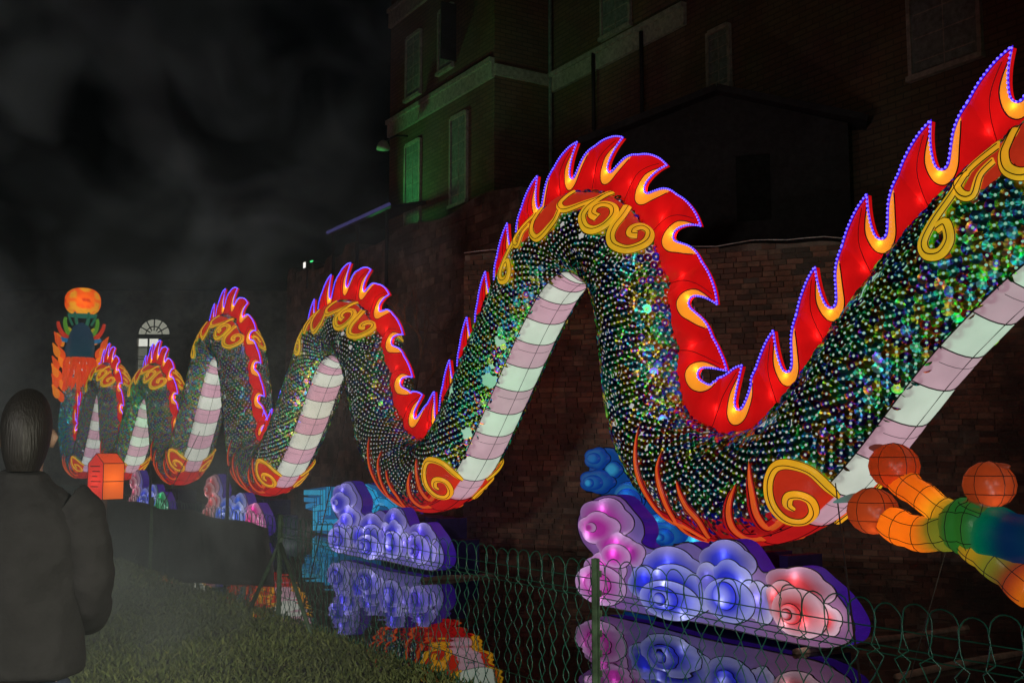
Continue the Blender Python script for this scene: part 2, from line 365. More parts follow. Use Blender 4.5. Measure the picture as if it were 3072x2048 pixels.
# ------------------------------------------------------------------ mirror discs on the body
def discs():
    RC, RH, nseg = .0695, .0172, 12
    rows = []; s = .6; k = 0; B2 = math.radians(34)
    ss = []; pp = []
    while s < SL-.1:
        r = float(rad_at(s)); kap = float(np.interp(s, SS, KAP))
        step = .110/r; n = int(round((2*PI-2*B2)/step)); ph = np.linspace(-PI+B2, PI-B2, n)+(step/2 if k % 2 else 0)
        fac = 1-kap*r*np.cos(ph)
        keep = (fac > .55) | (k % 2 == 0); keep &= (fac > .3) | (k % 4 == 0)
        ss.append(np.full(keep.sum(), s)); pp.append(ph[keep])
        s += .094; k += 1
    s = np.concatenate(ss); ph = np.concatenate(pp); n = len(s)
    s = s+rng.normal(0, .004, n); ph = ph+rng.normal(0, .006, n)
    keep = rng.random(n) > .006
    # a few places where discs have fallen off next to the belly
    for (sx, px_, rr) in [(S_APEX[4]-3.4, 2.35, .15), (S_APEX[4]-4.6, 2.4, .12), (S_APEX[4]-2.6, 2.2, .10), (S_APEX[4]-4.2, 1.3, .12)]:
        keep &= ~(((s-sx)**2+((ph-px_)*R0)**2) < rr*rr)
    # only loose rows on the hidden far side
    s = s[keep]; ph = ph[keep]; n = len(s)
    C, Tn, Nn = frame(s); nr = surf_n(s, ph); P = surf(s, ph, .012)
    e1 = Tn; e2 = np.cross(nr, e1)
    t1 = rng.normal(.14, .16, n)[:, None]; t2 = rng.normal(0, .16, n)[:, None]
    dn = nr+e1*t1+e2*t2; dn /= np.linalg.norm(dn, axis=1)[:, None]
    P = P+nr*.018
    ax = e1-dn*(e1*dn).sum(1)[:, None]; ax /= np.linalg.norm(ax, axis=1)[:, None]; ay = np.cross(dn, ax)
    # size in the picture
    v = P-CAM; dist = np.linalg.norm(v, axis=1); facing = -(v*dn).sum(1)/dist
    cp, sp = math.cos(PITCH), math.sin(PITCH); yc = v[:, 1]*cp+v[:, 2]*sp; up = v[:, 2]*cp-v[:, 1]*sp
    X = v[:, 0]/yc*FSRC+1536; Y = 1024-up/yc*FSRC
    score = np.where((X > 20) & (X < 3050) & (Y > 20) & (Y < 2030) & (facing > .1), facing/dist**2, 0)
    big = np.argsort(-score)[:300]; isbig = np.zeros(n, bool); isbig[big] = True
    a = np.linspace(0, 2*PI, nseg, endpoint=False); ca, sa = np.cos(a), np.sin(a)
    loc = np.concatenate([np.stack([ca*RH, sa*RH], 1), np.stack([ca*RC, sa*RC], 1)]); lt = np.concatenate([np.stack([-sa, ca], 1)]*2); lr = np.repeat([0., 1.], nseg)
    fl = [(k, nseg+k, nseg+(k+1) % nseg, (k+1) % nseg) for k in range(nseg)]
    me = mesh('disc', np.concatenate([loc, np.zeros((2*nseg, 1))], 1), fl, M['disc1'], False, {'tang': ('FLOAT_VECTOR', np.concatenate([lt, np.zeros((2*nseg, 1))], 1)), 'rad': ('FLOAT', lr)})
    for i in big:
        o = bpy.data.objects.new('mirror_disc', me); m = Matrix.Identity(4)
        for r_ in range(3): m[r_][0] = ax[i][r_]; m[r_][1] = ay[i][r_]; m[r_][2] = dn[i][r_]; m[r_][3] = P[i][r_]
        o.matrix_world = m; link(o, dragon)
    for nm, sel, sg in (('near', (~isbig) & (dist < 28), 12), ('far', (~isbig) & (dist >= 28), 7)):
        i = np.where(sel)[0]; k = len(i)
        a = np.linspace(0, 2*PI, sg, endpoint=False); ca, sa = np.cos(a), np.sin(a)
        lx = np.concatenate([ca*RH, ca*RC]); ly = np.concatenate([sa*RH, sa*RC]); tx = np.concatenate([-sa, -sa]); ty = np.concatenate([ca, ca])
        V = P[i][:, None]+lx[None, :, None]*ax[i][:, None]+ly[None, :, None]*ay[i][:, None]
        Tg = tx[None, :, None]*ax[i][:, None]+ty[None, :, None]*ay[i][:, None]
        f = np.array([(q, sg+q, sg+(q+1) % sg, (q+1) % sg) for q in range(sg)]); F = (np.arange(k)[:, None, None]*2*sg+f[None]).reshape(-1, 4)
        obj('mirror_disc_covering', V.reshape(-1, 3), F, M['disc'], dragon, False,
            {'tang': ('FLOAT_VECTOR', Tg.reshape(-1, 3)), 'rad': ('FLOAT', np.tile(np.repeat([0., 1.], sg), k)), 'rnd': ('FLOAT', np.repeat(rng.random(k), 2*sg))}, 'stuff')
discs()
# ------------------------------------------------------------------ belly panels
def belly():
    wires = MB(); L = .54; W = math.radians(33)
    for gi in range(len(S_TR)):
        a = S_TR[gi]+1.0; b = (S_TR[gi+1] if gi+1 < len(S_TR) else SL)-1.0
        q = max(1, round((b-a)/L)); step = (b-a)/q
        for k in range(q):
            s0, s1 = a+k*step, a+(k+1)*step; sv = np.linspace(s0, s1, 4); pv = np.linspace(-W, W, 9)
            off = .035+.03*np.cos(pv/W*PI/2)
            g = surf(np.repeat(sv[:, None], 9, 1), PI+np.repeat(pv[None], 4, 0), 0)
            nn = surf_n(np.repeat(sv[:, None], 9, 1), PI+np.repeat(pv[None], 4, 0)); sag = np.array([0, .006, .006, 0])[:, None]
            g = g+nn*(off[None]+sag)[..., None]
            F = [(i*9+j, i*9+j+1, (i+1)*9+j+1, (i+1)*9+j) for i in range(3) for j in range(8)]
            obj('belly_panel', g.reshape(-1, 3), F, M['belly_w' if k % 2 else 'belly_p'], dragon, True)
            wires.tube(g[0]+nn[0]*.004, .008, 4)
            if k % 2 == 0: wires.tube((g[2]+nn[2]*.002)[1:-1], .004, 3)
        sv = np.arange(a, b, .12)
        for p_ in (-W, 0, W):
            o_ = .035+.03*math.cos(p_/W*PI/2)
            wires.tube(surf(sv, np.full(len(sv), PI+p_), o_+.004), .006 if p_ == 0 else .01, 4)
    wires.build('belly_frame_wire', M['wire'], dragon, False, 'stuff')
belly()
# ------------------------------------------------------------------ dorsal fin
FO = .35
sout = np.concatenate([[0], np.cumsum((1-KAP[:-1]*(R0+FO)).clip(.15)*.02)])
def s_from_out(x): return np.interp(x, sout, SS)
CELL = [(.6, .285), (.74, .335), (.88, .37), (1.03, .395), (1.19, .40), (1.11, .315), (1.04, .225), (.985, .13), (.965, .06), (.985, .01), (1.04, -.01), (1.11, .015), (1.2, .085), (1.32, .18), (1.45, .245), (1.6, .285)]
PIN = [(1.145, .36), (1.01, .265), (.905, .16), (.865, .04), (.88, -.06), (.95, -.13), (1.06, -.14), (1.18, -.09), (1.28, .01), (1.38, .12), (1.44, .205)]
CL = 1.06; HV = .33; HS = 1.42
def fin():
    top = np.array(CELL)
    tip = 4
    c1 = catmull(top[:tip+1], 3); c2 = catmull(top[tip:], 3); outl = np.concatenate([c1, c2[1:]])
    bot = -.37
    poly = [tuple(p) for p in outl]+[(1.6, .1), (1.6, -.1), (1.6, bot)]+[(x, bot) for x in np.arange(1.48, .65, -.12)]+[(.6, bot), (.6, -.1), (.6, .1)]
    pin = catmull(PIN, 3)
    # golden patch: tip .. outline .. far end, closed by the inner line
    i0 = np.argmin(np.linalg.norm(outl-np.array((1.19, .40)), axis=1)); i1 = np.argmin(np.linalg.norm(outl-np.array((1.45, .245)), axis=1))
    ppoly = [tuple(p) for p in outl[i0:i1+1]]+[tuple(p) for p in pin[::-1]]
    v, f = cdt([(poly, True), (list(map(tuple, pin)), False)], .075)
    edge = np.array([tuple(p) for p in outl])
    def wd(p):
        d = seg_dist(p, poly[:len(outl)]+[(1.6, -2), (.6, -2)]); return .028+min(.10, .42*d)
    w_ = np.array([wd(p) for p in v])
    ispatch = [inside(tuple(v[list(t)].mean(0)), ppoly) for t in f]
    def to3(P2, x0, wv):
        so_ = x0+P2[:, 0]*CL; s_ = s_from_out(so_); C, Tn, Nn = frame(s_); h = HV+HS*P2[:, 1]
        return C+(rad_at(s_)+h)[:, None]*Nn+wv[:, None]*BV
    ncell = int((sout[-1]-3.2)/CL)
    bounds = []
    xs = [1.0+i*CL for i in range(ncell)]
    # a fin for each arch: split where the spine passes a trough
    groups = {}
    for x0 in xs:
        s_ = float(s_from_out(x0+CL)); g = int(np.searchsorted(S_TR, s_)); groups.setdefault(g, []).append(x0)
    for g, cells in groups.items():
        mb = MB(); pts = []; rope = MB(); beads = []; wires = MB()
        fo = bpy.data.objects.new('dorsal_fin', None)
        n = len(v)
        for ci, x0 in enumerate(cells):
            A = to3(v, x0, w_); B = to3(v, x0, -w_)
            mb.add(np.concatenate([A, B]), [t if True else t for t, ip in zip(f, ispatch) if not ip]+[tuple(q+n for q in t[::-1]) for t, ip in zip(f, ispatch) if not ip])
            e0, e1 = to3(outl, x0, np.full(len(outl), .028)), to3(outl, x0, np.full(len(outl), -.028)); m = len(outl)
            mb.add(np.concatenate([e0, e1]), [(i, i+m, i+m+1, i+1) for i in range(m-1)])
            pts.append((x0, A, B))
        fo = mb.build('dorsal_fin', M['red'], dragon, True)
        near = g >= 4
        for x0, A, B in pts:
            use = [t for t, ip in zip(f, ispatch) if ip]
            pm = MB(); pm.add(np.concatenate([A, B]), use+[tuple(q+n for q in t[::-1]) for t in use])
            # drop unused vertices
            used = sorted({i for t in pm.F for i in t}); mp = {q: i for i, q in enumerate(used)}
            obj('flame_patch', [pm.V[q] for q in used], [tuple(mp[q] for q in t) for t in pm.F], M['flame'], fo, True)
            pw = np.array([wd(p) for p in pin])
            for sg in (1, -1): wires.tube(to3(pin, x0, sg*(pw+.006)), .008, 4)
            vein = np.array([(.62, -.2), (.7, 0), (.85, .2), (1.05, .36)]); vein = catmull(vein, 4); vw = np.array([wd(p) for p in vein])
            for sg in (1, -1): wires.tube(to3(vein, x0, sg*(vw+.003)), .005, 3)
            op = to3(outl+np.array([[0, .012]]), x0, np.full(len(outl), .035)); rope.tube(op, .012, 5)
            d = np.concatenate([[0], np.cumsum(np.linalg.norm(np.diff(op, axis=0), axis=1))])
            for q in np.arange(0, d[-1], .052): beads.append([np.interp(q, d, op[:, k]) for k in range(3)])
            if near:
                for (bx, bh, wt_) in ((.62, -.02, .55), (.94, .0, .62)):
                    p = to3(np.array([(bx, bh)]), x0, np.array([0.]))[0]
                    bulb(p, wt_, (1, .75, .5), fo, .03)
            else:
                p = to3(np.array([(.97, -.02)]), x0, np.array([0.]))[0]; bulb(p, .6, (1, .75, .5), fo, .03)
        rope.build('led_bloom_tube', M['ledbloom'], fo, True, 'stuff')  # glowing tube added as the violet bloom round the beads
        wires.build('frame_wire', M['wire'], fo, False, 'stuff')
        ico = np.array([(0, 0, 1), (.894, 0, .447), (.276, .851, .447), (-.724, .526, .447), (-.724, -.526, .447), (.276, -.851, .447), (.724, .526, -.447), (-.276, .851, -.447), (-.894, 0, -.447), (-.276, -.851, -.447), (.724, -.526, -.447), (0, 0, -1)])
        icf = np.array([(0, 1, 2), (0, 2, 3), (0, 3, 4), (0, 4, 5), (0, 5, 1), (1, 6, 2), (2, 7, 3), (3, 8, 4), (4, 9, 5), (5, 10, 1), (6, 7, 2), (7, 8, 3), (8, 9, 4), (9, 10, 5), (10, 6, 1), (11, 7, 6), (11, 8, 7), (11, 9, 8), (11, 10, 9), (11, 6, 10)])
        Bd = np.array(beads)+BV*.012; k = len(Bd)
        obj('led_bead_row', (Bd[:, None]+ico[None]*.0145).reshape(-1, 3), (np.arange(k)[:, None, None]*12+icf[None]).reshape(-1, 3), M['led'], fo, False, None, 'stuff')
fin()
# ------------------------------------------------------------------ crest and base ornaments traced from the photograph
def tr4(L): return [px2s(1250+x/1.651, 400+y/1.651) for x, y in L]
def tr5(L): return [px2s(1700+x/1.965, 1250+y/1.965) for x, y in L]
def ribbon(sp, s0, mir, wid, hgt, n=5, base=.02):
    """sp: (ds, phi) control points, wid: width or list"""
    P2 = np.array([(a, b*R0) for a, b in sp]); wv = np.full(len(P2), wid) if np.isscalar(wid) else np.array(wid, float)
    Q = catmull(np.concatenate([P2, wv[:, None]], 1), n); ph = Q[:, 1]/R0*mir; s = s0+Q[:, 0]
    P = surf(s, ph, base); nn = surf_n(s, ph); T = np.gradient(P, axis=0); T /= np.linalg.norm(T, axis=1)[:, None]+1e-9
    S = np.cross(nn, T); S /= np.linalg.norm(S, axis=1)[:, None]+1e-9
    pr = [(-1, 0), (-.85, .6), (-.4, 1), (.4, 1), (.85, .6), (1, 0)]; m = len(pr); ww = np.maximum(Q[:, 2], .004)/2
    V = np.concatenate([[P[i]+S[i]*a*ww[i]+nn[i]*b*hgt*min(1, ww[i]/.03) for a, b in pr] for i in range(len(P))])
    F = [(i*m+k, i*m+k+1, (i+1)*m+k+1, (i+1)*m+k) for i in range(len(P)-1) for k in range(m-1)]
    F += [tuple(range(m))[::-1], tuple((len(P)-1)*m+k for k in range(m))]
    if mir < 0: F = [t[::-1] for t in F]
    e1 = np.array([P[i]+S[i]*ww[i]*.97+nn[i]*.012 for i in range(len(P))]); e2 = np.array([P[i]-S[i]*ww[i]*.97+nn[i]*.012 for i in range(len(P))])
    e1 = np.concatenate([e1, e2[::-1]]); e2 = np.array([P[i]+S[i]*ww[i]*.15+nn[i]*(hgt*min(1, ww[i]/.03)+.002) for i in range(len(P))])
    return V, F, e1, e2
def plate(poly, s0, mir, off):
    P2 = [(a, b*R0) for a, b in poly]; v, f = cdt([(P2, True)], .10); n = len(v)
    s = s0+v[:, 0]; ph = v[:, 1]/R0*mir
    d = np.array([min(1, seg_dist(p, P2)/.06) for p in v])
    V = surf(s, ph, off*d+.045*(d > 0)+.004)
    if mir < 0: f = [t[::-1] for t in f]
    return V, f
crest_str = {
 'A': ([(965, 318), (900, 345), (830, 368), (770, 388), (735, 388), (722, 368), (745, 340), (790, 310)], .075),
 'B': ([(955, 320), (900, 350), (850, 390), (832, 430), (850, 475), (890, 490), (940, 470), (980, 425), (975, 385), (930, 370), (890, 385), (880, 415), (905, 432)], .085),
 'C': ([(1040, 385), (1015, 430), (980, 480), (968, 525), (985, 565), (1040, 588), (1100, 575), (1140, 545), (1145, 505), (1110, 480), (1070, 490), (1062, 515), (1090, 520)], .085),
 'D': ([(722, 395), (700, 440), (655, 490), (615, 520), (588, 500), (592, 455), (612, 420), (640, 385)], .075),
 'E': ([(575, 465), (545, 500), (522, 555), (505, 555), (510, 520), (535, 490)], .06),
 'F': ([(600, 420), (540, 480), (490, 560), (450, 640), (430, 700), (436, 730), (460, 722), (475, 680), (470, 640), (455, 655)], .075)}
crest_poly = [(505, 545), (560, 450), (640, 385), (720, 322), (800, 305), (880, 308), (960, 323), (1050, 388), (1125, 480), (1150, 540), (1100, 578), (1000, 568), (975, 500), (1000, 440), (960, 440), (890, 485), (845, 450), (860, 385), (740, 392), (700, 440), (620, 518), (588, 490), (540, 540)]
crest_s = {k: ([(s-S_APEX[4], p) for s, p in tr4(L)], wd_) for k, (L, wd_) in crest_str.items()}
crest_p = [(s-S_APEX[4], p) for s, p in tr4(crest_poly)]
base_gold = [(1590, 435), (1540, 385), (1450, 300), (1340, 268), (1262, 282), (1218, 350), (1210, 440), (1238, 520), (1310, 580), (1400, 580), (1452, 530), (1440, 465), (1385, 437), (1325, 445), (1312, 490), (1350, 515)]
base_plate = [(1340, 250), (1250, 265), (1203, 350), (1197, 450), (1230, 535), (1310, 592), (1400, 600), (1480, 540), (1585, 440), (1540, 382), (1440, 285)]
base_fl = [([(830, 690), (700, 620), (580, 560), (490, 450), (435, 330), (420, 200), (440, 70)], [.10, .17, .17, .14, .10, .06, .01], 'cup'),
           ([(830, 700), (740, 690), (650, 590), (590, 480), (555, 370), (550, 290), (580, 210)], [.10, .15, .15, .12, .09, .05, .01], 'cup'),
           ([(840, 680), (790, 600), (720, 520), (682, 440), (668, 375)], [.10, .13, .11, .07, .01], 'cup'),
           ([(1150, 690), (1060, 690), (985, 640), (962, 560), (980, 470), (1020, 390)], [.16, .16, .15, .12, .08, .01], 'cup'),
           ([(1250, 600), (1180, 635), (1120, 560), (1102, 450), (1095, 350), (1100, 265)], [.14, .14, .13, .11, .07, .01], 'cup')]
bg_s = [(s-S_TR[5], p) for s, p in tr5(base_gold)]; bp_s = [(s-S_TR[5], p) for s, p in tr5(base_plate)]
fl_s = [([(s-S_TR[5], p) for s, p in tr5(L)], wd_, m_) for L, wd_, m_ in base_fl]
print('crest', [(round(a, 2), round(b, 2)) for a, b in crest_p]); print('base', [(round(a, 2), round(b, 2)) for a, b in bp_s])
for ai, s0 in enumerate(S_APEX):
    if ai == 5: s0 = s0-.9
    for mir in (1, -1):
        V, F = plate(crest_p, s0, mir, .02); pl = obj('crest_ornament', V, F, M['crest_red'], dragon, True); wires = MB()
        for k, (sp, wd_) in crest_s.items():
            V, F, e1, e2 = ribbon(sp, s0, mir, wd_*1.8, .04, 5, .062); obj('gold_scroll', V, F, M['gold'], pl, True)
            wires.tube(e1, .007, 4); wires.tube(e2, .007, 4)
        wires.build('frame_wire', M['wire'], pl, False, 'stuff')
for ti, s0 in enumerate(S_TR):
    # red cup under the trough
    sv = np.linspace(-1.05, 1.05, 22); cup = []
    for q in sv:
        hw = math.radians(34+24*math.sqrt(max(0, 1-(q/1.12)**2))); cup.append([surf(s0+q, PI+p_, .03+.02*math.cos(p_/hw*PI/2)) for p_ in np.linspace(-hw, hw, 17)])
    cup = np.array(cup); F = [(i*17+k, i*17+k+1, (i+1)*17+k+1, (i+1)*17+k) for i in range(21) for k in range(16)]
    cu = obj('base_cup', cup.reshape(-1, 3), F, M['cup'], dragon, True); wires = MB()
    for mir in (1, -1):
        V, F = plate(bp_s, s0, mir, .035); pl = obj('scroll_plate', V, F, M['crest_red'], cu, True)
        V, F, e1, e2 = ribbon(bg_s, s0, mir, [.06]+[.13]*(len(bg_s)-2)+[.05], .05, 5, .07); obj('gold_scroll', V, F, M['gold'], cu, True); wires.tube(e1, .007, 4); wires.tube(e2, .007, 4)
        for sp, wd_, m_ in fl_s:
            V, F, e1, e2 = ribbon(sp, s0, mir, [q*1.35 for q in wd_], .045, 5, .035); obj('flame_tongue', V, F, M['cup'], cu, True)
            wires.tube(e1, .007, 4); wires.tube(e2, .007, 4)
            half_w = [(a_, b_) for a_, b_ in sp]
            V, F, _, _ = ribbon([(a_+.26*q_, b_) for (a_, b_), q_ in zip(sp, wd_)], s0, mir, [q*.62 for q in wd_], .016, 5, .072); obj('orange_edge', V, F, M['orange'], cu, True)
    for k in (4, 8, 12): wires.tube(cup[:, k]-0, .007, 4)
    for i in (5, 10, 15): wires.tube(cup[i], .007, 4)
    wires.build('frame_wire', M['wire'], cu, False, 'stuff')

# ------------------------------------------------------------------ dragon's hind leg with gourd-shaped claws
QL = O+BV*1.7
def tr6(x, y, dn=0.): return on_plane(2400+x/1.964, 1250+y/1.964, QL+BV*dn)
def limb(name, pts, rr, cols, parent, ribs=3, mat='dyed'):
    P = np.array([tr6(*p) for p in pts]); rr = np.array(rr)/1.964/FSRC*13.0
    Q = catmull(np.concatenate([P, rr[:, None], np.array(cols)], 1), 8)
    t = np.linspace(0, 1, len(Q)); r = Q[:, 3]*(1+.13*np.abs(np.sin(t*PI*ribs))-.11)
    mb = MB(); mb.tube(Q[:, :3], r, 14, Q[:, 4:7].clip(0)); o = mb.build(name, M[mat], parent, True)
    wm = MB(); T = np.gradient(Q[:, :3], axis=0); T /= np.linalg.norm(T, axis=1)[:, None]
    A = np.cross(T, NV); A /= np.linalg.norm(A, axis=1)[:, None]; Bq = np.cross(T, A)
    for a in np.linspace(0, 2*PI, 7)[:-1]: wm.tube(Q[:, :3]+(A*math.cos(a)+Bq*math.sin(a))*(r+.004)[:, None], .004, 3)
    for i in range(8, len(Q)-4, 8):
        aa = np.linspace(0, 2*PI, 17)[:, None]; wm.tube(Q[i, :3]+(A[i]*np.cos(aa)+Bq[i]*np.sin(aa))*(r[i]+.004), .004, 3)
    wm.build('frame_wire', M['wire'], o, False, 'stuff'); return o
OR = (.80, .22, .012); YE = (.70, .36, .02); GR = (.06, .28, .05); OL = (.30, .30, .03); TE = (.01, .28, .14); BL = (.005, .06, .16); BR = (.33, .06, .022); PK = (.30, .10, .09); TW = (.25, .55, .5)
leg = bpy.data.objects.new('leg', None)
body_hit = frame(np.array(float(S_APEX[5]+2.6)))[0]
def leg_build():
    global leg
    # wrist and shank, running on to the flank beyond the picture's edge
    pts = [(1000, 640), (1130, 680), (1260, 715), (1420, 715), (1700, 640)]; P = [tr6(*p) for p in pts]; P += [P[-1]*.5+(body_hit+BV*.5)*.5+EU*.35, body_hit+BV*.3]
    rr = np.array([95, 120, 105, 100, 110, 130, 150])/1.964/FSRC*13; cols = [OL, TE, BL, BL, (.01, .08, .12), (.02, .14, .1), (.02, .16, .1)]
    Q = catmull(np.concatenate([np.array(P), rr[:, None], np.array(cols)], 1), 8); mb = MB(); mb.tube(Q[:, :3], Q[:, 3], 16, Q[:, 4:7].clip(0)); leg = mb.build('hind_leg', M['dyed_dim'], dragon, True)
    limb('toe', [(940, 610), (840, 560), (740, 480), (640, 410), (565, 335)], [70, 72, 66, 72, 70], [OL, YE, OR, OR, OR], leg)
    limb('toe', [(930, 650), (830, 680), (720, 690), (600, 655), (500, 600)], [95, 88, 80, 85, 70], [OL, OL, OR, OR, OR], leg)
    limb('toe', [(980, 680), (1080, 770), (1180, 860), (1280, 950), (1380, 1030)], [80, 95, 85, 80, 90], [OL, YE, OL, BR, OR], leg)
    limb('toe', [(1060, 600), (1080, 540), (1090, 490), (1100, 440)], [120, 100, 70, 70], [GR, GR, BR, BR], leg, 2, 'dyed_dim')
    limb('palm', [(860, 620), (960, 640), (1060, 650), (1150, 670)], [75, 125, 130, 105], [OL, GR, GR, TE], leg, 2, 'dyed_dim')
    for (x, y, r, cl, rx) in ((555, 290, 118, [(500, 240), (480, 205), (450, 185), (405, 182)], PK), (430, 555, 122, [(395, 520), (360, 490), (300, 480), (195, 503)], TW), (1117, 400, 112, [(1120, 360), (1130, 330), (1180, 300), (1240, 290)], BR)):
        c = tr6(x, y); rm = .93*r/1.964/FSRC*13; mb = MB(); V = []; F = []; nu, nv = 16, 9
        for i in range(nv):
            th = PI*i/(nv-1)
            for k in range(nu):
                a = 2*PI*k/nu; rr_ = rm*(1+.09*abs(math.cos(a*3)))*math.sin(th)+.001; V.append(c+EU*(math.cos(a)*rr_)+NV*(math.sin(a)*rr_)+ZV*(rm*.97*math.cos(th)))
        F = [(i*nu+k, i*nu+(k+1) % nu, (i+1)*nu+(k+1) % nu, (i+1)*nu+k) for i in range(nv-1) for k in range(nu)]
        mb.add(V, F, (.50, .085, .02)); bulb(c+EU*rm*.35-ZV*rm*.45+BV*rm*.3, .55, (1, .7, .45), leg, .03); ba = mb.build('claw_ball', M['dyed_dim'], leg, True); wm = MB()
        for k in range(0, nu, 3): wm.tube([c+(np.array(V[i*nu+k])-c)*1.01 for i in range(nv)], .004, 3)
        for i in (3, 5): wm.tube([c+(np.array(V[i*nu+k % nu])-c)*1.01 for k in range(nu+1)], .004, 3)
        wm.build('frame_wire', M['wire'], ba, False, 'stuff')
        P = catmull([tr6(px_, py_) for px_, py_ in cl], 6); t = np.linspace(0, 1, len(P)); mb = MB(); mb.tube(P, (48*(1-t)**.8+2)/1.964/FSRC*13, 10, np.array([np.array(BR)*(1-q)+np.array(rx)*q for q in t])); mb.build('claw', M['dyed_dim'], ba, True)
    for (x, y, wt_, cl) in ((610, 400, 1.6, (1, .7, .3)), (780, 530, 1.0, (1, .7, .3)), (560, 640, 1.2, (1, .6, .25)), (1130, 745, .9, (.5, 1, .6)), (1000, 750, .7, (.9, 1, .6)), (680, 690, .7, (1, .7, .3))): bulb(tr6(x, y), wt_*.7, cl, leg, .03)
leg_build()

# ------------------------------------------------------------------ dragon's head, seen from behind, far end
def head():
    C, Tn, Nn = frame(np.array(.25)); C = C+ZV*.35
    hd = MB(); prof = [(-.15, .58), (.15, .68), (.55, .72), (1.0, .68), (1.4, .58), (1.75, .38), (1.95, .12)]; nu = 20
    V = []; cols = []
    for h, r in prof:
        for k in range(nu):
            a = 2*PI*k/nu; e = 1+.35*max(0, -math.cos(a)); V.append(C+ZV*h+EU*(math.cos(a)*r*e)+NV*(math.sin(a)*r)); q = h/2; cols.append((.01+.01*q, .055+.03*(1-q), .12))
    F = [(i*nu+k, i*nu+(k+1) % nu, (i+1)*nu+(k+1) % nu, (i+1)*nu+k) for i in range(len(prof)-1) for k in range(nu)]+[tuple((len(prof)-1)*nu+k for k in range(nu))]
    hd.add(V, F, cols)
    for k, (f_, r) in enumerate([(.9, .62), (1.5, .5), (2.0, .42)]):       # muzzle, pointing away
        pass
    mz = [C-EU*.9+ZV*.75, C-EU*1.6+ZV*.65, C-EU*2.3+ZV*.7, C-EU*2.7+ZV*.75]; hd.tube(catmull(mz, 4), np.linspace(.58, .36, 13), 12, (.012, .07, .12))
    ho = hd.build('head', M['dyed'], dragon, True)
    mn = MB()
    for row in range(4):                                                   # mane of red tufts round the neck
        for k in range(34):
            a = 2*PI*(k+.5*(row % 2)+rng.normal(0, .35))/34; d = EU*math.cos(a)+NV*math.sin(a); b = C+ZV*(.05-.36*row)+d*(.60-.02*row)
            P = [b, b+d*.16-ZV*.22, b+d*(.22+rng.normal(0, .06))-ZV*(.62+rng.normal(0, .12))]; mn.tube(catmull(P, 3), [.09, .11, .10, .09, .07, .05, .01], 5, (.75, .09+.06*rng.random(), .02))
    mn.build('mane', M['dyed'], ho, True, 'stuff')
    for sd, wx in ((1, -1), (-1, 1)):                                      # flame-shaped cheek fringes both sides
        for col_, (off, dep) in enumerate(((.80, -.2), (1.08, .1)) if sd > 0 else ((.78, -.2), (1.05, .2))):
            for k in range(6):
                b = C+BV*(off*sd+rng.normal(0, .07))+EU*dep+ZV*(1.0-k*.55+rng.normal(0, .08)); mb = MB(); c_ = (.85, .16, .015) if (k+col_) % 2 else (.9, .36, .02)
                P = catmull([b-ZV*.32, b+ZV*.05+BV*.10*sd, b+ZV*.42+BV*.30*sd], 4); mb.tube(P, [.05, .11, .15, .17, .16, .12, .08, .05, .01], 7, np.array([np.array(c_)*(1-.0*q) for q in range(len(P))])); mb.build('cheek_flame', M['dyed'], ho, True)
        for (h0, pts, c_) in ((1.2, [(.7, 0), (1.05, .35), (1.2, .75), (1.15, 1.0)], (.16, .42, .04)), (1.1, [(.8, 0), (1.3, .2), (1.6, .55), (1.7, .85)], (.7, .06, .02)), (1.2, [(.6, .1), (.85, .35), (1.0, .45)], (.6, .5, .03)), (.9, [(.95, .1), (1.3, .12), (1.5, .2)], (.02, .25, .5))):
            P = catmull([C+BV*a*.68*sd+ZV*(h0+b) for a, b in pts], 4); mb = MB(); mb.tube(P, np.linspace(.14, .08, len(P)), 8, c_); mb.build('horn', M['dyed'], ho, True)
    return C
HC = head()
def pearl():
    o = thing('pearl_lantern', 'orange round pearl lantern painted with a red-centred flower, on top of the dragon head', 'lantern')
    c = HC+ZV*3.05+EU*.2; rx, rz = .90, .74; nu, nv = 40, 21; view = CAM-c; view = view/np.linalg.norm(view); sx = np.cross(view, ZV); sx /= np.linalg.norm(sx)
    V = []; cols = []
    for i in range(nv):
        th = PI*i/(nv-1)
        for k in range(nu):
            a = 2*PI*k/nu; e = .55; sn, cs = math.sin(th), math.cos(th)
            px_ = math.copysign(abs(sn)**.8, sn); d = EU*math.cos(a)*px_*rx+NV*math.sin(a)*px_*rx+ZV*math.copysign(abs(cs)**.8, cs)*rz
            V.append(c+d); lx = float(np.dot(d, np.cross(ZV, EU)*1))
            # the painted flower sits on the faces across and along the dragon
            ex = abs(float(np.dot(d, NV)))/rx if abs(float(np.dot(d, EU))) > abs(float(np.dot(d, NV))) else abs(float(np.dot(d, EU)))/rx
            ez = float(d[2])/rz; rho = math.hypot(ex, ez*.9); an = math.atan2(ez, ex)
            if rho < .16: q = (.45, .02, .012)
            elif rho < .58: q = (.9, .14+.05*math.cos(an*12), .012)
            elif rho < .86 and (ez < -.35 or abs(math.sin(an*3)) > .5): q = (.75, .42, .03)
            else: q = (.85, .12, .012)
            cols.append(q)
    F = [(i*nu+k, (i+1)*nu+k, (i+1)*nu+(k+1) % nu, i*nu+(k+1) % nu) for i in range(nv-1) for k in range(nu)]
    mb = MB(); mb.add(V, F, cols); mb.build('globe', M['dyed'], o, True)
    bulb(c+view*.5, 9, (1, .7, .4), o, .1)
    mb = MB()
    for k in range(6):
        a = 2*PI*k/6+.3; d = EU*math.cos(a)+NV*math.sin(a); mb.tube(catmull([c-ZV*1.25+d*.45, c-ZV*.95+d*.6, c-ZV*.62+d*.68], 3), [.07]*7, 6, (.04, .22, .13))
    mb.tube([c-ZV*.80, c-ZV*.70], [.62, .7], 20, (.03, .25, .18)); mb.build('holder', M['dyed'], o, True)
pearl()

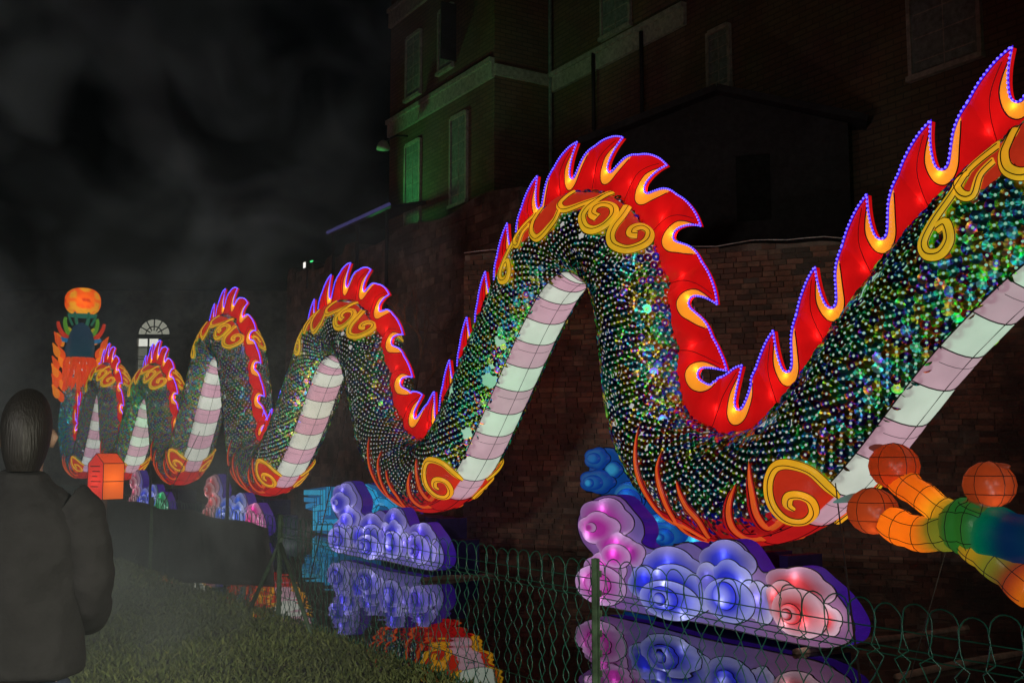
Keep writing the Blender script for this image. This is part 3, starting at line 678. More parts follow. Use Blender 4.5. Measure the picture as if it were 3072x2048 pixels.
# ------------------------------------------------------------------ cloud lanterns on the water
def petal(Q, cu, cz, ru, rz, d0, h, k, cc, ce, parent, rot=0., inner=True, light=None, scal=.15, mat='dyed'):
    """scalloped dome facing across the moat towards the camera side; d0 = distance in front of plane Q"""
    nu, nr = 56, 7; V = []; cols = []
    cc, ce = np.array(cc), np.array(ce)
    V.append(Q+EU*cu+ZV*cz+BV*(d0+h)); cols.append(cc)
    prof = [.2, .4, .6, .78, .9, .98, 1.0]; hh = [1., .98, .94, .86, .72, .42, 0.]
    rimP = []
    for q, hq in zip(prof, hh):
        for i in range(nu):
            a = 2*PI*i/nu+rot; sc_ = 1-(scal if k else 0)*(1-abs(math.cos(k*(a-rot)/2)))*q*q
            p = Q+EU*(cu+ru*q*sc_*math.cos(a))+ZV*(cz+rz*q*sc_*math.sin(a))+BV*(d0+h*hq); V.append(p)
            t = min(1, max(0, (q-.42)/.5))**1.1; cols.append(cc*(1-t)+ce*t)
            if q == 1.0: rimP.append(p)
    F = [(0, 1+(i+1) % nu, 1+i) for i in range(nu)]
    for r_ in range(nr-1):
        b = 1+r_*nu; F += [(b+i, b+(i+1) % nu, b+nu+(i+1) % nu, b+nu+i) for i in range(nu)]
    mb = MB(); mb.add(V, F, cols); o = mb.build('petal', M[mat], parent, True)
    wm = MB(); rp = np.array(rimP+[rimP[0]])+BV*.012; wm.tube(rp, .009, 4, None, False)
    wm.build('frame_wire', M['wire'], o)
    if light: 
        for (lu, lz, wt_, cl) in light: bulb(Q+EU*(cu+lu*ru)+ZV*(cz+lz*rz)+BV*(d0+h*.35), wt_, cl, o, .03)
    return o
def smooth_outline(px, conv): return catmull([conv(*p) for p in px], 3, True)
def slab(outl, Q, d0, depth, colf, mat_face, mat_side, parent, name_face='face_panel', name_side='side_wall', step=.12):
    pts = [tuple(p) for p in outl]; v, f = cdt([(pts, True)], step)
    dd = np.array([min(1, seg_dist(p, pts)/.12) for p in v])
    V = np.array([Q+EU*p[0]+ZV*p[1]+BV*(d0+.05*math.sqrt(q)) for p, q in zip(v, dd)])
    mb = MB(); mb.add(V, f, np.array([colf(p) for p in v])); fo = mb.build(name_face, M[mat_face], parent, True)
    a = np.array([Q+EU*p[0]+ZV*p[1]+BV*d0 for p in pts]); b = a-BV*depth; n = len(a)
    obj(name_side, np.concatenate([a, b]), [(i, (i+1) % n, n+(i+1) % n, n+i) for i in range(n)]+[tuple(n+i for i in range(n))], M[mat_side], parent)
    wm = MB(); wm.tube(np.concatenate([a, a[:1]])+BV*.008, .010, 4, None, False); wm.build('frame_wire', M['wire'], parent, False, 'stuff')
    return fo
CO = [(125, 1000), (118, 900), (165, 825), (100, 745), (66, 650), (80, 570), (140, 500), (220, 462), (320, 470), (400, 555), (450, 620), (462, 690), (445, 740), (500, 775), (560, 772), (630, 760), (720, 737), (800, 780), (830, 825), (870, 762), (950, 722), (1030, 740), (1090, 810), (1150, 905), (1190, 915), (1250, 918), (1330, 882), (1420, 892), (1500, 960), (1580, 1030), (1650, 1120), (1700, 1220), (1690, 1300), (1640, 1340), (1530, 1362), (1370, 1340), (1100, 1282), (800, 1215), (500, 1170), (250, 1120), (160, 1065)]
def c5(x, y): return uz(1700+x/1.965, 1250+y/1.965)
CREF = c5(125, 1000)[0]
cloud_out = smooth_outline(CO, c5); cloud_out[:, 0] -= CREF; zmin = cloud_out[:, 1].min()
cloud_out[:, 1] = np.maximum(cloud_out[:, 1], .06)
# petals: (x, y, rx, ry, layer, lobes, palette slot, light spots)
CP = [(250, 610, 165, 140, 0, 7, 0, [(.0, .5, .5)]), (235, 655, 128, 100, 1, 6, 0, [(-.45, -.4, 1.0)]), (210, 648, 27, 27, 2, 0, 0, None),
      (330, 760, 118, 92, 1, 5, 0, [(.2, .3, .6)]), (355, 815, 86, 70, 2, 5, 0, [(.0, .3, .8)]), (430, 800, 80, 80, 1, 4, 0, [(0, .2, .4)]),
      (270, 905, 130, 115, 1, 5, 0, [(.0, .3, .5)]), (260, 985, 150, 118, 2, 7, 0, [(.1, -.5, .9), (-.5, .2, .4)]), (265, 975, 78, 62, 3, 5, 0, [(0, 0, .4)]), (268, 975, 28, 30, 4, 0, 0, None),
      (640, 900, 205, 140, 0, 4, 1, [(0, .3, .5), (-.6, -.3, .5)]), (520, 980, 120, 110, 1, 4, 1, [(0, .4, .9)]), (690, 1010, 235, 145, 1, 7, 1, [(-.4, .6, 1.2), (.5, -.4, .7)]), (670, 1075, 180, 115, 2, 7, 1, [(-.1, .8, 1.1), (.5, -.5, .5)]), (655, 1060, 85, 66, 3, 5, 1, [(.3, -.3, .3)]), (655, 1062, 34, 34, 4, 0, 1, None),
      (970, 850, 170, 130, 0, 3, 1, [(0, .3, .4)]), (890, 960, 90, 110, 1, 3, 2, [(0, .3, .9)]), (1010, 960, 130, 125, 1, 5, 1, [(.6, .0, 1.0)]), (1025, 1075, 150, 130, 2, 6, 1, [(-.1, .1, 1.1)]), (1020, 1045, 66, 80, 3, 4, 1, [(0, -.4, 1.0)]),
      (1190, 1090, 95, 130, 1, 4, 2, [(0, .2, .7)]), (1390, 1010, 215, 135, 0, 5, 3, [(.0, .5, 1.0)]), (1330, 1080, 130, 120, 1, 5, 3, [(-.3, .3, .8)]), (1440, 1150, 165, 145, 2, 7, 3, [(.3, -.25, 1.5), (-.4, -.4, .6)]), (1410, 1150, 62, 58, 3, 5, 3, [(0, 0, .5)]), (1410, 1150, 30, 30, 4, 0, 3, None), (1590, 1190, 85, 95, 1, 4, 3, [(.1, .2, 1.0)])]
cp_m = []
for (x, y, rx, ry, ly, k, pal, li) in CP:
    k = {0: 0, 3: 4, 4: 4, 5: 5, 6: 5, 7: 5}[k] if ly < 2 else 0
    u0, z0 = c5(x, y); u1, _ = c5(x+rx, y); u2, _ = c5(x-rx, y); _, z1 = c5(x, y-ry)
    cp_m.append((u0-CREF, z0, (u1-u2)/2, z1-z0, ly, k, pal, li))
WH = (.80, .80, .88)
PALS = {'multi': [((.56, .36, .60), (.50, .05, .40)), ((.42, .45, .76), (.045, .06, .62)), ((.52, .52, .74), (.20, .18, .60)), ((.66, .48, .55), (.50, .05, .06))],
        'blue': [((.42, .40, .76), (.07, .06, .56))]*2+[((.50, .48, .78), (.20, .17, .62))]+[((.38, .34, .70), (.09, .06, .52))],
        'redblue': [((.66, .45, .46), (.50, .07, .08)), ((.48, .56, .78), (.03, .12, .62)), ((.46, .52, .76), (.08, .15, .66)), ((.72, .40, .58), (.68, .03, .32))],
        'mixed': [((.62, .42, .46), (.40, .07, .14)), ((.40, .44, .76), (.04, .07, .62)), ((.4, .44, .76), (.06, .10, .66)), ((.20, .56, .38), (.01, .30, .09))]}
def cloud(u0, pal, label, scale=1.0, near=True):
    o = thing('cloud_lantern', label, 'cloud lantern', 'cloud lanterns standing in the moat'); P = PALS[pal]
    Lm = cloud_out[:, 0].max(); Q = QC+EU*u0
    rim = {'multi': [(.34, .15, .42), (.25, .19, .52), (.32, .23, .52), (.42, .20, .36)], 'blue': [(.26, .22, .60)]*4, 'redblue': [(.5, .22, .26), (.22, .26, .62), (.3, .3, .65), (.62, .20, .45)], 'mixed': [(.45, .25, .35), (.2, .2, .6), (.2, .25, .6), (.05, .35, .18)]}[pal]
    def cf(p):
        t = p[0]/Lm; w4 = np.array([math.exp(-((t-q)/.13)**2) for q in (.05, .38, .58, .85)])+1e-6; w4 /= w4.sum(); return (np.array(rim)*w4[:, None]).sum(0)
    slab(cloud_out*np.array([scale, 1]), Q, 0, .24, cf, 'dyed', 'violet', o)
    for (cu, cz, ru, rz, ly, k, ps, li) in cp_m:
        pale, dye = P[ps]; cc, ce = (dye, pale) if ly < 3 else (pale, dye)
        if ly == 0: ce = tuple(.5*np.array(pale)+.5*np.array(rim[ps]))
        if li and near: li = [(a, b, w_*2.3, (1, .97, .95)) for a, b, w_ in li]
        elif li: li = [(li[0][0], li[0][1], li[0][2]*.8, (1, .93, .9))]
        petal(Q, cu*scale, max(cz, rz*.7+.05), ru*scale, rz, .05+.060*ly, .075 if ly < 4 else .05, k, cc, ce, o, rot=.4*ly, light=li)
    # plinth that carries the dragon's bend
    return o
def plinth(u0, u1, label):
    mb = MB(); c = O+EU*(u0+u1)/2-NV*.02; h = .56
    mb.box(c+ZV*(h*.5-.2), EU*(u1-u0)/2, NV*.40, ZV*(h*.5+.2))
    for k in range(5): 
        t = (k+.5)/5; mb.box(c+EU*((t-.5)*(u1-u0)*.9)+ZV*(h+.20), EU*.07, NV*.3, ZV*.21)
    o = mb.build('plinth', M['indigo']); tag(o, label, 'plinth', 'indigo plinths under the dragon bends'); return o
cloud(CREF, 'multi', 'largest cloud lantern, with pink, blue and red-white swirls')
cloud(-12.30, 'blue', 'all blue and lilac cloud lantern beside the cyan stepped wave lantern', 1.03)
cloud(-22.3, 'redblue', 'cloud lantern with a red end, blue middle and bright pink end', 1.08, False)
cloud(-32.3, 'mixed', 'small-looking cloud lantern with a green end and blue middle near the orange box lantern', 1.1, False)
for t_, w_ in zip(troughs[1:], ('nearest the orange box lantern', 'behind the cloud lantern with the green end', 'behind the cloud lantern with the bright pink end', 'behind the all blue cloud lantern', 'behind the largest cloud lantern')):
    plinth(t_-1.4, t_+1.4, 'dark indigo cloth-covered plinth '+w_)

# teal swirl lantern and stepped wave lantern behind the dragon
def teal():
    Q = O+NV*1.25; o = thing('wave_lantern', 'teal blue curling wave lantern behind the pink end of the largest cloud', 'wave lantern')
    def c(x, y): return uz(1700+x/1.965, 1250+y/1.965, Q)
    out = smooth_outline([(140, 250), (165, 200), (230, 180), (300, 195), (340, 260), (345, 330), (420, 370), (480, 430), (510, 520), (600, 570), (700, 600), (830, 680), (900, 780), (880, 900), (700, 960), (450, 950), (330, 800), (260, 560), (200, 455), (120, 440), (98, 390), (130, 330)], c); out[:, 1] = np.maximum(out[:, 1], .04)
    slab(out, Q, 0, .4, lambda p: (.01, .10, .38), 'dyed', 'violet', o)
    A = (.03, .22, .50); B_ = (.008, .07, .38); D = (.06, .50, .75)
    for (x, y, rx, ry, ly, k) in ((215, 245, 78, 68, 1, 5), (215, 245, 40, 34, 2, 0), (300, 310, 52, 50, 0, 4), (215, 380, 112, 74, 1, 5), (210, 385, 60, 44, 2, 0), (208, 388, 24, 26, 3, 0), (390, 470, 95, 90, 0, 0), (400, 500, 78, 82, 1, 0), (560, 640, 120, 70, 0, 4), (640, 690, 115, 85, 1, 5), (630, 700, 62, 48, 2, 0), (625, 705, 26, 22, 3, 0), (780, 740, 90, 60, 0, 4), (500, 720, 80, 70, 0, 4)):
        u, z = c(x, y); u1, _ = c(x+rx, y); _, z1 = c(x, y-ry)
        petal(Q, u, z, u1-u, z1-z, .05+.06*ly, .09, k, D if ly in (0, 3) else A, B_, o, light=[(.1, .2, .7, (.6, .9, 1))] if ly < 2 and x > 350 else None)
    Q2 = O+NV*1.1; o = thing('wave_lantern', 'cyan stepped wave lantern with squared key pattern beside the blue cloud', 'wave lantern')
    def c2(x, y): return uz(800+x/2.42, 1400+y/2.42, Q2)
    out = np.array([c2(*p) for p in [(300, 160), (430, 142), (530, 138), (640, 130), (740, 118), (820, 140), (880, 170), (930, 220), (1000, 300), (1080, 420), (1060, 520), (800, 520), (520, 520), (352, 500), (348, 320), (305, 312)]]); out[:, 1] = np.maximum(out[:, 1], .04)
    slab(out, Q2, 0, .4, lambda p: (.015, .20, .42), 'dyed', 'violet', o)
    for pts, cl, wd_ in (([(305, 185), (430, 185), (430, 290), (372, 300), (372, 440), (520, 440)], (.05, .50, .68), .10), ([(305, 235), (385, 240), (385, 270), (318, 285)], (.04, .36, .60), .09), ([(470, 160), (470, 330), (415, 340), (415, 395), (520, 395)], (.03, .42, .66), .09), ([(520, 165), (520, 260), (470, 268)], (.05, .50, .7), .09), ([(700, 140), (740, 160), (800, 200), (830, 260), (800, 320)], (.04, .5, .72), .12), ([(760, 300), (840, 250), (900, 260), (950, 300)], (.04, .45, .7), .12), ([(700, 200), (730, 260), (720, 330)], (.03, .3, .6), .12)):
        P2 = np.array([c2(*p) for p in pts]); mb = MB(); wm = MB(); wd_ *= 1.6
        for a, b in zip(P2[:-1], P2[1:]):
            t = (b-a)/np.linalg.norm(b-a); n2 = np.array([-t[1], t[0]]); c_ = (a+b)/2; l = np.linalg.norm(b-a)/2+wd_*.45
            d3 = EU*t[0]+ZV*t[1]; n3 = EU*n2[0]+ZV*n2[1]; cen = Q2+EU*c_[0]+ZV*c_[1]+BV*.085
            mb.box(cen, d3*l, n3*wd_*.5, BV*.035, cl)
            for sg in (1, -1): wm.tube([cen+d3*l+n3*sg*wd_*.5+BV*.036, cen-d3*l+n3*sg*wd_*.5+BV*.036], .008, 4)
        k_ = mb.build('key_band', M['dyed'], o); wm.build('frame_wire', M['wire'], k_)
    u, z = c2(815, 270); bulb(Q2+EU*u+ZV*z+BV*.25, .6, (.6, .9, 1), o)
teal()

# ------------------------------------------------------------------ house-shaped orange lantern on a post
def boxlamp():
    o = thing('box_lantern', 'orange and red house-shaped box lantern on a post behind the person in the dark coat', 'lantern'); Y = 12.0
    c = at_depth(318, 1425, Y); e1 = np.array([.82, -.57, 0]); e2 = np.array([.57, .82, 0]); a, b = .14, .13; z0, z1, z2 = c[2]-.26, c[2]+.13, c[2]+.24
    def P(i, j, z): q = c+e1*a*i+e2*b*j; return np.array([q[0], q[1], z])
    def fc(nm, pts, col): mb = MB(); mb.add(pts, [tuple(range(len(pts)))], col); return mb.build(nm, M['dyed'], o)
    RD, OG = (.72, .05, .04), (.95, .20, .02)
    for j in (-1, 1): fc('gable_panel', [P(-1, j, z0), P(1, j, z0), P(1, j, z1), P(0, j, z2), P(-1, j, z1)], RD)
    for i in (-1, 1):
        fc('side_panel', [P(i, -1, z0), P(i, 1, z0), P(i, 1, z1), P(i, -1, z1)], OG); fc('roof_panel', [P(i, -1, z1), P(i, 1, z1), P(0, 1, z2), P(0, -1, z2)], (.75, .10, .02))
    wm = MB()
    for q in ([P(-1, -1, z0), P(-1, -1, z1), P(0, -1, z2), P(1, -1, z1), P(1, -1, z0), P(-1, -1, z0)], [P(1, -1, z1), P(1, 1, z1), P(1, 1, z0), P(1, -1, z0)], [P(0, -1, z2), P(0, 1, z2), P(1, 1, z1)], [P(1, -1, (z0+z1)/2), P(1, 1, (z0+z1)/2)]):
        for s_, e_ in zip(q[:-1], q[1:]): wm.tube([s_, e_], .004, 4)
    for i in range(5):                               # unreadable lines of writing
        q = c-e2*(b+.003); wm.box(np.array([q[0], q[1], z1-.03-.055*i])+e1*(.02*(i % 2)-.01), e1*(.085-.02*(i % 3)), e2*.002, ZV*.005)
    wm.build('frame_wire', M['wire'], o); mb = MB(); mb.tube([np.array([c[0], c[1], .55]), np.array([c[0], c[1], z0])], .025, 8); mb.build('post', M['wire'], o, True)
    bulb(c-ZV*.05, .8, (1, .8, .5), o, .04)
boxlamp()

# ------------------------------------------------------------------ wire fence, stakes, sheet, ropes, poles
FD = 3.707
def fpt(u, z, d=FD): p = NV*d+EU*u; return np.array([p[0], p[1], z])
def fence():
    o = thing('wire_fence', 'green coated wire fence with looped top running along the bank', 'fence')
    pitch = .135; zt = 1.60; zb = .56; i = 0; u = -1.6
    A = pitch*.5
    def tri(x): return 2*abs(2*(x-math.floor(x+.5)))-1
    while u > -34.5:
        wv = pitch*.62*random.uniform(.93, 1.07); pts = []; ub = u; u = ub+random.gauss(0, .006); zt = 1.60+random.gauss(0, .007)
        far = u < -14; st = .06 if not far else .12
        def leg(sgn):
            L = []; z = zb
            while z < zt-.215:
                L.append((u+sgn*(wv*.85+0)+sgn*A*.62*tri((z-zb)/.23)-sgn*.0, z)); z += st/2 if not far else st*.96
            L += [(u+sgn*wv*.55, zt-.19), (u+sgn*wv*.78, zt-.14), (u+sgn*wv*.84, zt-.09)]
            return L
        l = leg(-1); r = leg(1)
        arc = [(u-wv*.82*math.cos(a), zt-.065+.065*math.sin(a)) for a in np.linspace(.15, PI-.15, 9 if not far else 5)]
        P = [fpt(a+random.gauss(0, .0015), b, FD+.004*math.sin(b*60+i)) for a, b in l+arc+r[::-1]]
        V, F, _ = tube(P, .0034 if not far else .0042, 4 if not far else 3); obj('loop_wire', V, F, M['fence'], o, True)
        u = ub-pitch; i += 1
    zt = 1.60
    for z in (zt-.115, zt-.185, zt-.215, zb+.25):
        P = [fpt(q, z+.004*math.sin(q*2.3+z*9), FD+.006) for q in np.arange(-34.5, -1.4, .3)]; V, F, _ = tube(P, .003, 4); obj('rail_wire', V, F, M['fence'], o, True)
    for pu in (-5.08, -10.34, -15.6, -20.9, -26.2, -31.5):
        mb = MB(); c = fpt(pu, 1.06, FD-.035); mb.box(c, EU*.022, NV*.004, ZV*.555); mb.box(c-NV*.018, EU*.004, NV*.018, ZV*.555)
        for q in range(9): mb.box(fpt(pu+.026, .65+q*.11, FD-.03), EU*.006, NV*.006, ZV*.018)
        mb.build('post', M['post'], o)
    mb = MB(); mb.tube([fpt(-10.36, 1.35, FD-.04), fpt(-9.2, .5, FD-.10)], .022, 6); mb.tube([fpt(-10.30, 1.40, FD-.04), fpt(-11.2, .5, FD-.10)], .022, 6); mb.build('brace', M['post'], o, True)
fence()
for u, zt in ((-12.754, 2.06), (-16.594, 2.10)):
    mb = MB(); mb.tube([fpt(u, .4, FD+.15), fpt(u, zt, FD+.15)], .02, 6); mb.tube([fpt(u, zt-.02, FD+.15), fpt(u, zt+.01, FD+.15)], .027, 6)
    so_ = mb.build('stake', M['wire'], None, True); tag(so_, 'thin dark metal stake in front of the cloud lantern with the %s end' % ('green' if u < -15 else 'bright pink'), 'stake', 'stakes along the bank')
def sheet():
    V = []; F = []; us_ = np.linspace(-10.55, -24, 60); nz = 12
    for i, u in enumerate(us_):
        zb = .90-(u+10.55)*-.088; zb = max(.60, .9+(u+10.55)*.085); ztp = 1.50+.02*math.sin(u*2.2)-.05*math.exp(-((u+10.55)/.6)**2)
        for k in range(nz):
            t = k/(nz-1); V.append(fpt(u+.05*math.sin(t*5), zb+(ztp-zb)*t, FD-.05-.03*math.sin(u*3+t*2)-.02*math.sin(u*7.3)*(1-t)))
    F = [(i*nz+k, (i+1)*nz+k, (i+1)*nz+k+1, i*nz+k+1) for i in range(59) for k in range(nz-1)]
    o = obj('fabric_sheet', V, F, M['tarp'], None, True); tag(o, 'dark fabric sheet hung along the wire fence beside the person', 'sheet')
    m = o.modifiers.new('thick', 'SOLIDIFY'); m.thickness = .006
sheet()
def rope(P0, P1, label, r=.008, sag=.05):
    t = np.linspace(0, 1, 14)[:, None]; P = P0*(1-t)+P1*t-ZV*sag*np.sin(t*PI); V, F, _ = tube(P, r, 5); o = obj('guy_rope', V, F, M['rope'], None, True); tag(o, label, 'rope', 'guy ropes steadying the dragon')
def bodypt(x, y): s, p = px2s(x, y); return surf(np.array(s), np.array(p), .05)
rope(bodypt(2505, 1440), fpt(-3.2, .62, FD+.05), 'taut guy rope running down over the red-white end of the largest cloud')
rope(bodypt(1480, 1080), at_depth(1285, 960, 26), 'thin rope from the tall arch to the brick wall', .008, .1)
rope(bodypt(1030, 1215), fpt(-10.0, .62, FD+.05), 'thin rope from the striped belly beside the blue cloud down to the bank', .008, .05)
rope(bodypt(600, 1290), fpt(-15.9, .75, FD-.2), 'thin rope from a far arch down to the bank near the stakes', .01, .05)
rope(tr6(865, 770), np.array([*(at_depth(2710, 2000, 10.4)[:2]), -.05]), 'pale cord hanging from the orange toes down into the water', .005, .0)
def pole(x0, y0, x1, y1, label, r):
    def g(x, y): q = ray(x, y); t = -ZC/q[2]; return CAM+q*t
    a, b = g(x0, y0), g(x1, y1); P = catmull([a, a*.66+b*.34+ZV*.015, a*.33+b*.67-ZV*.008, b], 5)+ZV*.012
    V, F, _ = tube(P, r, 8); o = obj('floating_pole', V, F, M['pole'], None, True); tag(o, label, 'pole', 'poles floating on the moat')
pole(2385, 1960, 2900, 1885, 'brown wooden pole floating just beyond the tip of the largest cloud', .045)
pole(2690, 2035, 3250, 1925, 'brown wooden pole floating closest to the fence below the orange claws', .042)
pole(1265, 1742, 1480, 1728, 'brown wooden pole floating off the end of the blue cloud', .05)

# ------------------------------------------------------------------ brick walls
def brick_mat(name, c1, c2):
    m, nt, out = newmat(name); L = nt.links.new; p = N(nt, 'ShaderNodeBsdfPrincipled', i_Roughness=.9)
    at = N(nt, 'ShaderNodeAttribute', attribute_name='col'); tc = N(nt, 'ShaderNodeTexCoord'); no = N(nt, 'ShaderNodeTexNoise', i_Scale=.7, i_Detail=8.0, i_Roughness=.7); L(tc.outputs['Object'], no.inputs['Vector'])
    mr = N(nt, 'ShaderNodeMapRange', i_1=.42, i_2=.60); L(no.outputs['Fac'], mr.inputs['Value'])
    mx = N(nt, 'ShaderNodeMix', data_type='RGBA'); mx.inputs['B'].default_value = (*c2, 1); L(mr.outputs['Result'], mx.inputs['Factor']); L(at.outputs['Color'], mx.inputs['A'])
    n2 = N(nt, 'ShaderNodeTexNoise', i_Scale=9.0, i_Detail=6.0); L(tc.outputs['Object'], n2.inputs['Vector'])
    bu = N(nt, 'ShaderNodeBump', i_Strength=.6, i_Distance=.03); L(n2.outputs['Fac'], bu.inputs['Height']); L(bu.outputs['Normal'], p.inputs['Normal'])
    L(mx.outputs['Result'], p.inputs['Base Color']); L(p.outputs[0], out.inputs[0]); return m
M['brick'] = brick_mat('old brick', None, (.10, .085, .07)); M['brick1'] = plain('single old brick', (.30, .17, .12), .9, 0, .3, 2, .5)
M['mortar'] = plain('lime mortar', (.20, .17, .14), .95, 0, .4, 1.2, .5)
def brick_wall(name, label, A, B, topf, bl, bh, z0=-.3, cols=((.30, .17, .12), (.22, .12, .09), (.34, .22, .15)), thick=.5, parts=True, rough=.3):
    o = thing(name, label, 'wall'); A, B = np.array(A, float), np.array(B, float); L = np.linalg.norm(B-A); t = (B-A)/L; nn = np.array([t[1], -t[0], 0.])
    if np.dot(nn, CAM-A) < 0: nn = -nn
    nx = 60; top = [topf(q/nx) for q in range(nx+1)]; V = []
    for i in range(nx+1): p = A+t*L*i/nx; V += [p+ZV*z0, p+ZV*(top[i]-.04), p-nn*thick+ZV*(top[i]-.04), p-nn*thick+ZV*z0]
    F = []
    for i in range(nx): b = i*4; F += [(b, b+4, b+5, b+1), (b+1, b+5, b+6, b+2), (b+2, b+6, b+7, b+3)]
    F += [(0, 1, 2, 3), tuple(nx*4+q for q in (3, 2, 1, 0))]
    obj('core', V, F, M['mortar'], o)
    c = []; z = z0; row = 0
    while z < max(top):
        x = -(bl/2 if row % 2 else 0)
        while x < L:
            l = bl*random.uniform(.8, 1.15) if rough > .2 else bl
            a, b = max(x, 0), min(x+l-.018, L)
            if b-a > .06 and z+bh < topf((a+b)/2/L)+random.uniform(-.12, .06) and random.random() > .02: c.append((a, b, z, z+bh-.016))
            x += l
        z += bh; row += 1
    C = []
    for a, b, z_, z1 in c:
        cen = A+t*(a+b)/2+ZV*(z_+z1)/2+nn*random.uniform(-.005, .03); C.append((cen, (b-a)/2, (z1-z_)/2))
    P = np.array([q[0] for q in C]); sz = np.array([q[1]*q[2] for q in C]); v = P-CAM; dist = np.linalg.norm(v, axis=1)
    X = v[:, 0]/v[:, 1]*FSRC+1536; sc_ = np.where((X > 1900) & (X < 3000) & (P[:, 2] > 2.5), sz/dist**2, 0) if parts else np.zeros(len(P))
    big = set(np.argsort(-sc_)[:290].tolist()) if parts else set()
    mb = MB(); 
    for i, (cen, hl, hh) in enumerate(C):
        if i in big: continue
        cl = np.array(random.choice(cols))*random.uniform(.7, 1.25); mb.box(cen, t*hl, nn*.03, ZV*hh, cl)
    mb.build('brickwork' if parts else 'stonework', M['brick'], o, False, 'stuff')
    if big:
        pb = MB(); pb.box((0, 0, 0), (bl/2-.012, 0, 0), (0, .03, 0), (0, 0, bh/2-.008)); me = mesh('brick', pb.V, pb.F, M['brick1']); rz = math.atan2(t[1], t[0])
        for i in big:
            q = bpy.data.objects.new('brick', me); q.location = tuple(C[i][0]); q.rotation_euler = (0, 0, rz); q.scale = (C[i][1]/(bl/2-.012), 1, C[i][2]/(bh/2-.008)); link(q, o)
    return A, t, L, nn
wa, wb = at_depth(1395, 762, 27), at_depth(3350, 700, 21.5); z_a, z_b = at_depth(1424, 762, 27)[2], at_depth(3350, 690, 21.5)[2]
def wtop(q): return z_a+(z_b-z_a)*q+.06*math.sin(q*40)*math.sin(q*17)
WA, WT, WL, WN = brick_wall('brick_wall', 'long weathered brick wall behind the dragon across the moat', (wa[0], wa[1], 0), (wb[0], wb[1], 0), wtop, .34, .125)
# pale cable along the top of the wall
P = [WA+WT*q+ZV*(wtop(q/WL)+.02+.03*math.sin(q*.9))+WN*.05 for q in np.arange(0, WL, .4)]; V, F, _ = tube(P, .012, 5)
cb = obj('cable', V, F, plain('pale cable', (.8, .8, .75), .3), None, True); tag(cb, 'thin pale cable lying along the top of the brick wall', 'cable')
# terrace base of the building
BD = 40.0; P1 = at_depth(1482, 1000, BD); P1[2] = 0
def on_face(x, y, off=0., base=None): p = on_plane(x, y, (P1 if base is None else base)+BV*off); return float(np.dot(p-P1, EU)), float(p[2])
TB = P1+BV*1.4
ta, _ = on_face(865, 800, 1.4); tb_, _ = on_face(1560, 700, 1.4); zt0 = on_face(915, 810, 1.4)[1]; zt1 = on_face(1169, 700, 1.4)[1]
brick_wall('terrace_wall', 'rough stone terrace wall at the foot of the tall brick building', TB+EU*ta, TB+EU*tb_, lambda q: (zt0+zt1)/2+.15*math.sin(q*23)+(.25 if (q*9) % 1 < .45 else -.1)*(q < .45), .62, .30, -.3, ((.26, .19, .16), (.20, .15, .13), (.32, .24, .19)), 1.2, False)

# ------------------------------------------------------------------ tall building above the wall
M['bwall'] = None
def bmat():
    m, nt, out = newmat('far brickwork'); L = nt.links.new; p = N(nt, 'ShaderNodeBsdfPrincipled', i_Roughness=.9); tc = N(nt, 'ShaderNodeTexCoord')
    br = N(nt, 'ShaderNodeTexBrick', i_Scale=1.0); br.inputs['Color1'].default_value = (.30, .20, .13, 1); br.inputs['Color2'].default_value = (.24, .15, .10, 1); br.inputs['Mortar'].default_value = (.15, .12, .09, 1)
    br.inputs['Brick Width'].default_value = .5; br.inputs['Row Height'].default_value = .17; br.inputs['Mortar Size'].default_value = .02; L(tc.outputs['UV'], br.inputs['Vector'])
    no = N(nt, 'ShaderNodeTexNoise', i_Scale=.5, i_Detail=6.0); L(tc.outputs['Object'], no.inputs['Vector']); mx = N(nt, 'ShaderNodeMix', data_type='RGBA', blend_type='MULTIPLY'); mx.inputs['Factor'].default_value = .6; L(br.outputs['Color'], mx.inputs['A']); L(no.outputs['Color'], mx.inputs['B'])
    bu = N(nt, 'ShaderNodeBump', i_Strength=.5, i_Distance=.02); L(br.outputs['Fac'], bu.inputs['Height']); L(bu.outputs['Normal'], p.inputs['Normal']); L(mx.outputs['Result'], p.inputs['Base Color']); L(p.outputs[0], out.inputs[0]); return m
M['bwall'] = bmat(); M['stone'] = plain('pale stone band', (.42, .40, .34), .85); M['shutter'] = plain('pale shutter paint', (.22, .27, .25), .7); M['dark'] = plain('dark slate', (.03, .03, .032), .8); M['glass'] = plain('dark window glass', (.02, .025, .025), .1)
